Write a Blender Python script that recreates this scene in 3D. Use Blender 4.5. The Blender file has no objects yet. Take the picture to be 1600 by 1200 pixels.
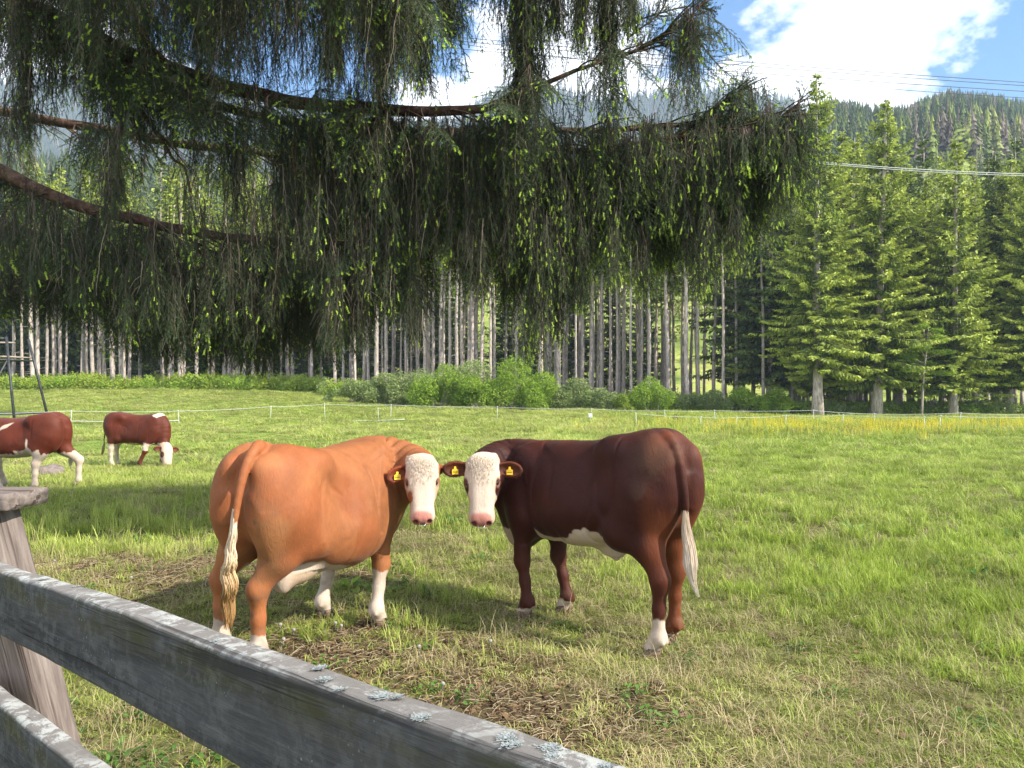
import bpy, bmesh, math, random
import numpy as np
from mathutils import Vector, Matrix, Euler, noise as mnoise

rng = np.random.default_rng(11)
random.seed(11)
scene = bpy.context.scene
COL = scene.collection

# ------------------------------------------------------------------ camera, sky, sun, exposure
F = 1180.0 / 1600.0            # focal length as a share of the picture width
CAM_Z = 1.6
cd = bpy.data.cameras.new('camera')
cd.sensor_width = 36.0
cd.lens = 36.0 * F
cd.clip_start = 0.05
cd.clip_end = 6000
cam = bpy.data.objects.new('camera', cd)
COL.objects.link(cam)
cam.location = (0, 0, CAM_Z)
cam.rotation_euler = (math.radians(90), 0, 0)
scene.camera = cam

SUN_EL = math.radians(36)
SUN_AZ = math.radians(114)      # clockwise from +Y
SDIR = Vector((math.sin(SUN_AZ) * math.cos(SUN_EL), math.cos(SUN_AZ) * math.cos(SUN_EL), math.sin(SUN_EL)))
sl = bpy.data.lights.new('sun', 'SUN')
sl.energy = 4.7
sl.angle = math.radians(0.5)
sl.color = (1.0, 0.93, 0.80)
so = bpy.data.objects.new('sun', sl)
COL.objects.link(so)
so.rotation_euler = (-SDIR).to_track_quat('-Z', 'Y').to_euler()
so.location = (20, -10, 30)

world = bpy.data.worlds.new('World')
scene.world = world
world.use_nodes = True
wn, wl = world.node_tree.nodes, world.node_tree.links
wn.clear()

def mk(nodes, t, **kw):
    n = nodes.new(t)
    for k, v in kw.items():
        if k.startswith('i_'):
            n.inputs[k[2:]].default_value = v
        elif k.startswith('x_'):
            n.inputs[int(k[2:])].default_value = v
        else:
            setattr(n, k, v)
    return n

w_out = mk(wn, 'ShaderNodeOutputWorld')
w_sky = mk(wn, 'ShaderNodeTexSky', sky_type='NISHITA', sun_disc=False, sun_elevation=SUN_EL,
           sun_rotation=SUN_AZ, altitude=900, air_density=1.0, dust_density=0.35, ozone_density=2.2)
w_b1 = mk(wn, 'ShaderNodeBackground', i_Strength=0.13)
w_b2 = mk(wn, 'ShaderNodeBackground', i_Strength=1.0)
w_mix = mk(wn, 'ShaderNodeMixShader')
w_tc = mk(wn, 'ShaderNodeTexCoord')
w_sep = mk(wn, 'ShaderNodeSeparateXYZ')
wl.new(w_tc.outputs['Generated'], w_sep.inputs[0])
w_add = mk(wn, 'ShaderNodeMath', operation='ADD', x_1=0.22)
w_mx = mk(wn, 'ShaderNodeMath', operation='MAXIMUM', x_1=0.02)
wl.new(w_sep.outputs[2], w_mx.inputs[0]); wl.new(w_mx.outputs[0], w_add.inputs[0])
w_dx = mk(wn, 'ShaderNodeMath', operation='DIVIDE'); w_dy = mk(wn, 'ShaderNodeMath', operation='DIVIDE')
wl.new(w_sep.outputs[0], w_dx.inputs[0]); wl.new(w_add.outputs[0], w_dx.inputs[1])
wl.new(w_sep.outputs[1], w_dy.inputs[0]); wl.new(w_add.outputs[0], w_dy.inputs[1])
w_cmb = mk(wn, 'ShaderNodeCombineXYZ')
wl.new(w_dx.outputs[0], w_cmb.inputs[0]); wl.new(w_dy.outputs[0], w_cmb.inputs[1])
w_map = mk(wn, 'ShaderNodeMapping')
w_map.inputs['Location'].default_value = (1.60, 0.33, 0.0)
wl.new(w_cmb.outputs[0], w_map.inputs[0])
w_n = mk(wn, 'ShaderNodeTexNoise', i_Scale=2.1, i_Detail=9.0, i_Roughness=0.56, i_Distortion=0.15)
wl.new(w_map.outputs[0], w_n.inputs['Vector'])
w_r = mk(wn, 'ShaderNodeValToRGB')
w_r.color_ramp.elements[0].position = 0.44
w_r.color_ramp.elements[1].position = 0.50
wl.new(w_n.outputs[0], w_r.inputs[0])
w_r2 = mk(wn, 'ShaderNodeValToRGB')
w_r2.color_ramp.elements[0].position = 0.42; w_r2.color_ramp.elements[0].color = (1.0, 1.02, 1.06, 1)
w_r2.color_ramp.elements[1].position = 0.75; w_r2.color_ramp.elements[1].color = (0.93, 0.95, 1.0, 1)
wl.new(w_n.outputs[0], w_r2.inputs[0])
w_sat = mk(wn, 'ShaderNodeHueSaturation', i_Saturation=2.1, i_Value=0.78)
wl.new(w_sky.outputs[0], w_sat.inputs['Color'])
wl.new(w_sat.outputs[0], w_b1.inputs[0]); wl.new(w_r2.outputs[0], w_b2.inputs[0])
wl.new(w_r.outputs[0], w_mix.inputs[0]); wl.new(w_b1.outputs[0], w_mix.inputs[1]); wl.new(w_b2.outputs[0], w_mix.inputs[2])
wl.new(w_mix.outputs[0], w_out.inputs[0])

scene.render.engine = 'CYCLES'
scene.view_settings.view_transform = 'Standard'
scene.view_settings.look = 'None'
scene.view_settings.exposure = 1.2
scene.view_settings.gamma = 1.0
scene.view_settings.use_curve_mapping = False
cy = scene.cycles
cy.max_bounces = 6; cy.diffuse_bounces = 3; cy.glossy_bounces = 2; cy.transmission_bounces = 4
cy.volume_bounces = 0; cy.transparent_max_bounces = 6
cy.use_denoising = True
cy.use_fast_gi = False
cy.caustics_reflective = False; cy.caustics_refractive = False

# ------------------------------------------------------------------ helpers
def ss(a, b, x):
    t = np.clip((np.asarray(x, float) - a) / (b - a), 0, 1)
    return t * t * (3 - 2 * t)

def P(px, py, Y):               # a point of the photograph (1600 x 1200) at distance Y, in metres
    return np.array([(px - 800) / 1180 * Y, Y, CAM_Z - (py - 600) / 1180 * Y])

def _hash(ix, iy, iz, seed):
    h = (ix * 374761393 + iy * 668265263 + iz * 2147483647 + seed * 1274126177) & 0xFFFFFFFF
    h = ((h ^ (h >> 13)) * 1274126177) & 0xFFFFFFFF
    return ((h ^ (h >> 16)) & 0xFFFF) / 65535.0

def vnoise(p, seed=0):          # smooth value noise, -1..1, p = (n,3)
    p = np.asarray(p, float)
    i = np.floor(p).astype(np.int64); f = p - i; f = f * f * (3 - 2 * f)
    r = 0
    for dx in (0, 1):
        wx = f[:, 0] if dx else 1 - f[:, 0]
        for dy in (0, 1):
            wy = f[:, 1] if dy else 1 - f[:, 1]
            for dz in (0, 1):
                wz = f[:, 2] if dz else 1 - f[:, 2]
                r = r + wx * wy * wz * _hash(i[:, 0] + dx, i[:, 1] + dy, i[:, 2] + dz, seed)
    return r * 2 - 1

def fbm(p, seed=0, octv=4, g=0.5):
    a, r, t = 1.0, 0, 0
    p = np.asarray(p, float)
    for k in range(octv):
        r = r + a * vnoise(p, seed + k * 17); t += a
        a *= g; p = p * 2.03 + 11.3
    return r / t

def fbm2(x, y, s, seed=0, octv=4):
    x = np.asarray(x, float); y = np.asarray(y, float)
    q = np.stack([x.ravel() * s, y.ravel() * s, np.zeros(x.size)], 1)
    return fbm(q, seed, octv).reshape(x.shape)

def mesh_from(name, V, Fq=None, smooth=False, tris=None, mats=(), attrs=None, fattr=None):
    """Fast mesh: V (n,3); Fq (m,4) quads and/or tris (k,3)."""
    me = bpy.data.meshes.new(name)
    V = np.asarray(V, np.float32)
    nq = 0 if Fq is None else len(Fq); nt = 0 if tris is None else len(tris)
    loops = []
    if nq: loops.append(np.asarray(Fq, np.int32).ravel())
    if nt: loops.append(np.asarray(tris, np.int32).ravel())
    lp = np.concatenate(loops) if loops else np.zeros(0, np.int32)
    me.vertices.add(len(V)); me.vertices.foreach_set('co', V.ravel())
    me.loops.add(len(lp)); me.loops.foreach_set('vertex_index', lp)
    me.polygons.add(nq + nt)
    starts = np.concatenate([np.arange(nq) * 4, nq * 4 + np.arange(nt) * 3]).astype(np.int32)
    me.polygons.foreach_set('loop_start', starts)
    me.update(calc_edges=True)
    me.validate()
    if smooth:
        me.polygons.foreach_set('use_smooth', np.ones(len(me.polygons), bool))
    for k, a in (attrs or {}).items():
        a = np.asarray(a, np.float32)
        if a.ndim == 2:
            at = me.attributes.new(k, 'FLOAT_COLOR', 'POINT')
            if a.shape[1] == 3:
                a = np.concatenate([a, np.ones((len(a), 1), np.float32)], 1)
            at.data.foreach_set('color', a.ravel())
        else:
            at = me.attributes.new(k, 'FLOAT', 'POINT')
            at.data.foreach_set('value', a)
    for m in mats:
        me.materials.append(m)
    return me

def link(name, data, parent=None, loc=None, rot=None, label=None, cat=None, group=None, kind=None):
    o = bpy.data.objects.new(name, data)
    COL.objects.link(o)
    if parent is not None: o.parent = parent
    if loc is not None: o.location = [float(c) for c in loc]
    if rot is not None: o.rotation_euler = rot
    if label: o['label'] = label
    if cat: o['category'] = cat
    if group: o['group'] = group
    if kind: o['kind'] = kind
    return o

def dup(o, parent=None, **kw):
    c = o.copy(); COL.objects.link(c)
    if parent is not None: c.parent = parent
    for ch in list(o.children):
        dup(ch, c)
    for k, v in kw.items():
        if k == 'loc': c.location = [float(a) for a in v]
        elif k == 'rot': c.rotation_euler = v
        elif k == 'scale': c.scale = v
        else: c[k] = v
    return c

class MB:
    """collects pieces into one mesh"""
    def __init__(s): s.V = []; s.Q = []; s.T = []; s.n = 0; s.A = {}
    def add(s, V, Q=None, T=None, **attr):
        V = np.asarray(V, float)
        if Q is not None and len(Q): s.Q.append(np.asarray(Q) + s.n)
        if T is not None and len(T): s.T.append(np.asarray(T) + s.n)
        s.V.append(V); s.n += len(V)
        for k, a in attr.items():
            s.A.setdefault(k, []).append(np.broadcast_to(np.asarray(a, float), (len(V),)))
    def tube(s, pts, rad, sides=8, wob=0.0, cap=True, seed=0, squash=1.0, **attr):
        pts = np.asarray(pts, float); n = len(pts)
        rad = np.broadcast_to(np.asarray(rad, float), (n,)) if np.ndim(rad) < 1 or len(np.atleast_1d(rad)) == n else np.interp(np.linspace(0, 1, n), np.linspace(0, 1, len(rad)), rad)
        tan = np.gradient(pts, axis=0) if n > 1 else np.array([[0, 0, 1.]])
        tan /= np.linalg.norm(tan, axis=1)[:, None] + 1e-9
        up = np.array([0, 0, 1.]) if abs(tan[0, 2]) < 0.9 else np.array([1., 0, 0])
        a = np.cross(tan[0], up); a /= np.linalg.norm(a)
        A = []
        for i in range(n):
            a = a - tan[i] * np.dot(a, tan[i]); a /= np.linalg.norm(a) + 1e-9
            A.append(a.copy())
        A = np.array(A); B = np.cross(tan, A)
        th = np.linspace(0, 2 * np.pi, sides, endpoint=False)
        R = rad[:, None] * np.ones(sides)
        if wob:
            q = np.stack([np.repeat(np.arange(n) * 0.7, sides), np.tile(np.cos(th) * 1.3, n), np.tile(np.sin(th) * 1.3, n)], 1)
            R = R * (1 + wob * vnoise(q + seed * 3.1, seed).reshape(n, sides))
        V = pts[:, None] + R[..., None] * (np.cos(th)[None, :, None] * A[:, None] + squash * np.sin(th)[None, :, None] * B[:, None])
        V = V.reshape(-1, 3)
        i = np.arange(n - 1)[:, None] * sides; j = np.arange(sides)[None]; jn = (j + 1) % sides
        Q = np.stack([i + j, i + jn, i + sides + jn, i + sides + j], -1).reshape(-1, 4)
        T = None
        if cap:
            V = np.concatenate([V, pts[:1], pts[-1:]])
            c0, c1 = n * sides, n * sides + 1
            jj = np.arange(sides)
            T = np.concatenate([np.stack([(jj + 1) % sides, jj, np.full(sides, c0)], 1),
                                np.stack([(n - 1) * sides + jj, (n - 1) * sides + (jj + 1) % sides, np.full(sides, c1)], 1)])
        s.add(V, Q, T, **attr)
    def box(s, c, size, M=None, **attr):
        c = np.asarray(c, float); h = np.asarray(size, float) / 2
        V = np.array([[x, y, z] for x in (-1, 1) for y in (-1, 1) for z in (-1, 1)], float) * h
        if M is not None: V = V @ np.asarray(M).T
        s.add(V + c, [[0, 1, 3, 2], [4, 6, 7, 5], [0, 4, 5, 1], [2, 3, 7, 6], [0, 2, 6, 4], [1, 5, 7, 3]], **attr)
    def mesh(s, name, mats=(), smooth=False):
        V = np.concatenate(s.V) if s.V else np.zeros((0, 3))
        Q = np.concatenate(s.Q) if s.Q else None
        T = np.concatenate(s.T) if s.T else None
        return mesh_from(name, V, Q, smooth, T, mats, {k: np.concatenate(a) for k, a in s.A.items()})

def curve(pts, n):              # Catmull-Rom through pts
    pts = np.asarray(pts, float)
    p = np.concatenate([[2 * pts[0] - pts[1]], pts, [2 * pts[-1] - pts[-2]]])
    m = len(pts) - 1; t = np.linspace(0, m, n); i = np.minimum(t.astype(int), m - 1); f = (t - i)[:, None]
    a, b, c, d = p[i], p[i + 1], p[i + 2], p[i + 3]
    return 0.5 * (2 * b + (c - a) * f + (2 * a - 5 * b + 4 * c - d) * f ** 2 + (3 * b - a - 3 * c + d) * f ** 3)

# ---- materials
class M:
    def __init__(s, name):
        s.m = bpy.data.materials.new(name); s.m.use_nodes = True
        s.n = s.m.node_tree.nodes; s.l = s.m.node_tree.links; s.n.clear()
        s.out = s.n.new('ShaderNodeOutputMaterial')
    def node(s, t, **kw): return mk(s.n, t, **kw)
    def link(s, a, b): s.l.new(a, b)
    def coord(s, kind='Object', scale=(1, 1, 1), loc=(0, 0, 0), rot=(0, 0, 0)):
        tc = s.node('ShaderNodeTexCoord') if kind != 'Position' else s.node('ShaderNodeNewGeometry')
        mp = s.node('ShaderNodeMapping'); mp.inputs['Scale'].default_value = scale
        mp.inputs['Location'].default_value = loc; mp.inputs['Rotation'].default_value = rot
        s.link(tc.outputs[kind], mp.inputs[0]); return mp.outputs[0]
    def noise(s, vec, scale, detail=4, rough=0.55, dist=0.0):
        n = s.node('ShaderNodeTexNoise', i_Scale=scale, i_Detail=detail, i_Roughness=rough, i_Distortion=dist)
        if vec is not None: s.link(vec, n.inputs['Vector'])
        return n.outputs[0]
    def ramp(s, fac, stops):
        r = s.node('ShaderNodeValToRGB'); e = r.color_ramp.elements
        while len(e) < len(stops): e.new(0.5)
        for el, (p, c) in zip(e, stops):
            el.position = p; el.color = (c, c, c, 1) if np.ndim(c) == 0 else (*c[:3], 1)
        s.link(fac, r.inputs[0]); return r.outputs[0]
    def mix(s, fac, a, b, mode='MIX'):
        m = s.node('ShaderNodeMix', data_type='RGBA', blend_type=mode)
        for v, i in ((fac, 0), (a, 6), (b, 7)):
            if hasattr(v, 'is_linked') or isinstance(v, bpy.types.NodeSocket): s.link(v, m.inputs[i])
            else: m.inputs[i].default_value = v if i == 0 else ((*v, 1) if len(v) == 3 else v)
        return m.outputs[2]
    def math(s, op, a, b=None, c=None, clamp=False):
        m = s.node('ShaderNodeMath', operation=op, use_clamp=clamp)
        for i, v in enumerate((a, b, c)):
            if v is None: continue
            if isinstance(v, bpy.types.NodeSocket): s.link(v, m.inputs[i])
            else: m.inputs[i].default_value = v
        return m.outputs[0]
    def attr(s, name, kind='GEOMETRY', out='Fac'):
        return s.node('ShaderNodeAttribute', attribute_name=name, attribute_type=kind).outputs[out]
    def bump(s, h, strength=0.4, dist=0.01):
        b = s.node('ShaderNodeBump', i_Strength=strength, i_Distance=dist); s.link(h, b.inputs['Height']); return b.outputs[0]
    def surf(s, color, rough=0.8, spec=0.2, bump=None, transl=0.0, sheen=0.0, metal=0.0, tcol=None):
        p = s.node('ShaderNodeBsdfPrincipled')
        def put(k, v):
            if isinstance(v, bpy.types.NodeSocket): s.link(v, p.inputs[k])
            else: p.inputs[k].default_value = (*v, 1) if np.ndim(v) == 1 and len(v) == 3 else v
        put('Base Color', color); put('Roughness', rough); put('Specular IOR Level', spec); put('Metallic', metal)
        if sheen: put('Sheen Weight', sheen); put('Sheen Roughness', 0.4)
        if bump is not None: s.link(bump, p.inputs['Normal'])
        o = p.outputs[0]
        if transl:
            t = s.node('ShaderNodeBsdfTranslucent')
            tc = tcol if tcol is not None else color
            if isinstance(tc, bpy.types.NodeSocket): s.link(tc, t.inputs[0])
            else: t.inputs[0].default_value = (*tc, 1)
            mx = s.node('ShaderNodeMixShader', i_Fac=transl) if False else s.node('ShaderNodeMixShader')
            mx.inputs[0].default_value = transl
            s.link(o, mx.inputs[1]); s.link(t.outputs[0], mx.inputs[2]); o = mx.outputs[0]
        s.link(o, s.out.inputs[0]); return s.m

# ---- scatter (only for what nobody could count)
def scatter(name, protos, pts, rot, scl, idx, attrs=None, **kw):
    pcol = bpy.data.collections.new(name + '_source')
    for i, me in enumerate(protos):
        pcol.objects.link(bpy.data.objects.new('%s_s%02d' % (name, i), me))
    n = len(pts)
    me = bpy.data.meshes.new(name); me.vertices.add(n)
    me.vertices.foreach_set('co', np.asarray(pts, np.float32).ravel())
    a = me.attributes.new('rot', 'FLOAT_VECTOR', 'POINT'); a.data.foreach_set('vector', np.asarray(rot, np.float32).ravel())
    scl = np.asarray(scl, np.float32)
    if scl.ndim == 1: scl = np.repeat(scl[:, None], 3, 1)
    a = me.attributes.new('scl', 'FLOAT_VECTOR', 'POINT'); a.data.foreach_set('vector', scl.ravel())
    a = me.attributes.new('idx', 'INT', 'POINT'); a.data.foreach_set('value', np.asarray(idx, np.int32))
    for k, v in (attrs or {}).items():
        a = me.attributes.new(k, 'FLOAT', 'POINT'); a.data.foreach_set('value', np.asarray(v, np.float32))
    o = link(name, me, **kw)
    ng = bpy.data.node_groups.new(name + '_nodes', 'GeometryNodeTree')
    ng.interface.new_socket('Geometry', in_out='INPUT', socket_type='NodeSocketGeometry')
    ng.interface.new_socket('Geometry', in_out='OUTPUT', socket_type='NodeSocketGeometry')
    N, L = ng.nodes, ng.links
    gi = N.new('NodeGroupInput'); go = N.new('NodeGroupOutput')
    ci = N.new('GeometryNodeCollectionInfo'); ci.inputs['Collection'].default_value = pcol
    ci.inputs['Separate Children'].default_value = True; ci.inputs['Reset Children'].default_value = True
    ip = N.new('GeometryNodeInstanceOnPoints'); ip.inputs['Pick Instance'].default_value = True
    def na(nm, dt):
        x = N.new('GeometryNodeInputNamedAttribute'); x.data_type = dt; x.inputs['Name'].default_value = nm
        return [q for q in x.outputs if q.name == 'Attribute' and q.enabled][0]
    L.new(gi.outputs[0], ip.inputs['Points']); L.new(ci.outputs[0], ip.inputs['Instance'])
    L.new(na('idx', 'INT'), ip.inputs['Instance Index'])
    L.new(na('rot', 'FLOAT_VECTOR'), ip.inputs['Rotation'])
    L.new(na('scl', 'FLOAT_VECTOR'), ip.inputs['Scale'])
    L.new(ip.outputs[0], go.inputs[0])
    md = o.modifiers.new('scatter', 'NODES'); md.node_group = ng
    return o

# ------------------------------------------------------------------ terrain
def H(x, y):
    x = np.asarray(x, float); y = np.asarray(y, float)
    z = -0.33 * np.exp(-((x + 9.2) / 4.6) ** 2 - ((y - 18) / 4.5) ** 2)
    z = z - 0.06 * np.exp(-((x + 8.5) / 2.6) ** 2 - ((y - 12) / 2.5) ** 2)
    z = z + 1.3 * ss(25, 56, y) * ss(14, -22, x)
    z = z - 0.22 * ss(26, 42, y) * ss(8, 20, x)
    fade = ss(2.0, 9.0, y) * ss(120, 60, y)
    z = z + 0.05 * fade * np.sin(x * 0.9 + 0.7 * np.sin(y * 0.5)) * np.sin(y * 0.55 + 1.3)
    z = z - 0.5 * ss(-8, -40, y)
    # near slope behind the wood, rising to the near ridge, and the far ridge
    yy = np.maximum(y, 1.0); u = x / yy
    r = np.maximum(y - 66, 0)
    crest = np.interp(u, [-3, -1, -.5, -.1, .15, .30, .37, .42, .47, .52, .58, .63, .68, .9, 1.5, 3],
                      [90, 120, 110, 95, 90, 100, 134, 150, 146, 147, 156, 153, 149, 150, 130, 80])
    prof = 0.30 * r * ss(0, 26, r) * ss(150, 90, r) + 0
    near = np.where(r < 384, crest * (1 - (1 - np.clip(r / 384, 0, 1)) ** 1.25), crest - 0.35 * (r - 384))
    near = near * ss(0, 30, r)
    near = near + ss(20, 200, r) * 9 * fbm2(x, y, 0.012, 5, 4)
    fr = np.interp(u, [-3, -1, -.7, -.45, -.2, -.08, -.02, .05, .12, .22, .3, .37, .42, .5, .7, 1.5, 3],
                   [200, 380, 420, 430, 380, 370, 412, 418, 400, 408, 408, 396, 330, 300, 280, 250, 150])
    q = np.clip((y - 430) / 640, 0, 1)
    far = np.where(y < 1070, fr * (q ** 1.15), fr - 0.3 * (y - 1070)) + ss(450, 700, y) * 16 * fbm2(x, y, 0.006, 9, 4)
    return z + np.where(y > 66, np.maximum(near, np.where(y > 430, far, -50)), 0)

def sgrid(lo, hi, n, k, mid=0.0):
    t = np.linspace(np.arcsinh((lo - mid) / k), np.arcsinh((hi - mid) / k), n)
    return mid + k * np.sinh(t)
# ------------------------------------------------------------------ ground sheet
gx = sgrid(-1500, 1500, 300, 6.0); gy = np.concatenate([sgrid(-60, 90, 210, 9.0, 6.0), np.geomspace(91.5, 1500, 150)])
GX, GY = np.meshgrid(gx, gy, indexing='ij')
GZ = H(GX, GY)
nx, ny = GX.shape
ii = (np.arange(nx - 1)[:, None] * ny + np.arange(ny - 1)[None]).ravel()
gV = np.stack([GX, GY, GZ], -1).reshape(-1, 3)
gQ = np.stack([ii, ii + ny, ii + ny + 1, ii + 1], 1)

def soil_field(x, y):           # 0 grass .. 1 trampled brown earth, as worn by the cattle
    d = np.maximum(np.exp(-((x + 0.75) / 0.95) ** 2 - ((y - 4.35) / 0.75) ** 2),
                   0.9 * np.exp(-((x + 3.0) / 1.6) ** 2 - ((y - 6.3) / 0.75) ** 2))
    d = np.maximum(d, 0.85 * np.exp(-((x + 0.1) / 0.9) ** 2 - ((y - 3.6) / 0.6) ** 2))
    d = np.maximum(d, 0.55 * np.exp(-((x - 0.95) / 0.5) ** 2 - ((y - 3.1) / 0.35) ** 2))
    n = fbm2(x, y, 1.6, 31, 4)
    return np.clip(.88 * d + 0.6 * n * (d > 0.08) * np.minimum(1, d * 3) - .04, 0, 1)

def straw_field(x, y):
    d = np.exp(-((x - 0.5) / 1.7) ** 2 - ((y - 3.6) / 0.95) ** 2)
    d = np.maximum(d, 0.8 * np.exp(-((x + 2.6) / 2.2) ** 2 - ((y - 6.9) / 0.8) ** 2))
    d = np.maximum(d, 0.65 * np.exp(-((x - 0.3) / 1.3) ** 2 - ((y - 5.3) / 0.8) ** 2))
    n = fbm2(x, y, 0.9, 57, 4)
    return np.clip(0.16 + d * 0.75 + 0.5 * n, 0, 1)

m = M('ground')
pos = m.coord('Position')
n1 = m.noise(pos, 0.35, 5, 0.6); n2 = m.noise(pos, 14, 5, 0.7); n3 = m.noise(pos, 0.09, 4, 0.6)
n4 = m.noise(m.coord('Position', (0.16, 0.5, 1)), 1.0, 4, 0.6)
grass_far = m.ramp(n4, [(0.3, (0.10, 0.17, 0.026)), (0.5, (0.15, 0.22, 0.04)), (0.68, (0.21, 0.26, 0.065))])
soil = m.ramp(n2, [(0.3, (0.035, 0.024, 0.017)), (0.55, (0.085, 0.058, 0.038)), (0.75, (0.17, 0.125, 0.08))])
thatch = m.ramp(n2, [(0.3, (0.05, 0.05, 0.018)), (0.55, (0.12, 0.13, 0.04)), (0.75, (0.22, 0.19, 0.09))])
c = m.mix(m.attr('soil'), thatch, soil)
c = m.mix(m.attr('far'), c, grass_far)
hill = m.ramp(m.noise(pos, 0.16, 7, 0.72), [(0.30, (0.05, 0.085, 0.02)), (0.44, (0.15, 0.20, 0.045)), (0.58, (0.30, 0.33, 0.085)), (0.70, (0.26, 0.20, 0.12))])
c = m.mix(m.attr('hill'), c, hill)
wood = m.ramp(n2, [(0.3, (0.030, 0.026, 0.013)), (0.7, (0.075, 0.06, 0.03))])
c = m.mix(m.attr('woodfloor'), c, wood)
mtn = m.ramp(m.noise(pos, 0.02, 5, 0.6), [(0.35, (0.03, 0.05, 0.02)), (0.65, (0.09, 0.10, 0.045))])
c = m.mix(m.attr('mtn'), c, mtn)
MAT_GROUND = m.surf(c, 0.95, 0.05, m.bump(n2, 0.5, 0.03))
fx, fy = gV[:, 0], gV[:, 1]
edge_y = np.interp(fx, [-45, -25, -10, 0, 10, 18, 30, 45], [55, 53, 49, 46, 44, 43, 44, 46])
gme = mesh_from('ground', gV, gQ, True, None, [MAT_GROUND], {
    'soil': soil_field(fx, fy), 'far': ss(7, 22, fy) * 0.9 + 0 * fy,
    'hill': ss(63, 72, fy), 'woodfloor': ss(0, 3, fy - edge_y) * ss(66, 60, fy), 'mtn': ss(150, 330, fy)})
link('ground', gme, kind='structure')

# ------------------------------------------------------------------ foliage materials
def leaf_mat(name, dark, mid, light, transl=0.25, inst=None, rough=0.6, varscale=1.2, spec=0.25):
    m = M(name)
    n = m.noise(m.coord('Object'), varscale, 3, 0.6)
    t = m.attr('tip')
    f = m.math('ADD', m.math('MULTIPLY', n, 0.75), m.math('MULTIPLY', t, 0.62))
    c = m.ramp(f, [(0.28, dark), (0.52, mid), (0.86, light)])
    if inst:
        c = m.mix(m.math('MULTIPLY', m.attr('vary', 'INSTANCER'), 1.0), c, inst)
    return m.surf(c, rough, spec, None, transl)

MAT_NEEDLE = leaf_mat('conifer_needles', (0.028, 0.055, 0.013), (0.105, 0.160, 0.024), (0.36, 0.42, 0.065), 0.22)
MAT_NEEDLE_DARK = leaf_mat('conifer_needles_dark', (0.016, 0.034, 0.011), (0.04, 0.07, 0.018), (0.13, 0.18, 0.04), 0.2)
m = M('conifer_bark')
v = m.coord('Object', (1, 1, 0.28))
n = m.noise(v, 9, 5, 0.7)
oi = m.node('ShaderNodeObjectInfo').outputs['Random']
base = m.ramp(n, [(0.3, (0.20, 0.15, 0.125)), (0.5, (0.48, 0.40, 0.35)), (0.72, (0.72, 0.64, 0.58))])
base = m.mix(oi, base, m.ramp(n, [(0.3, (0.14, 0.115, 0.10)), (0.7, (0.46, 0.40, 0.36))]))
MAT_BARK = m.surf(base, 0.9, 0.1, m.bump(n, 0.6, 0.03))

MAT_TWIGD = M('conifer_twig').surf((.055, .042, .032), .9, .1)
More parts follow.
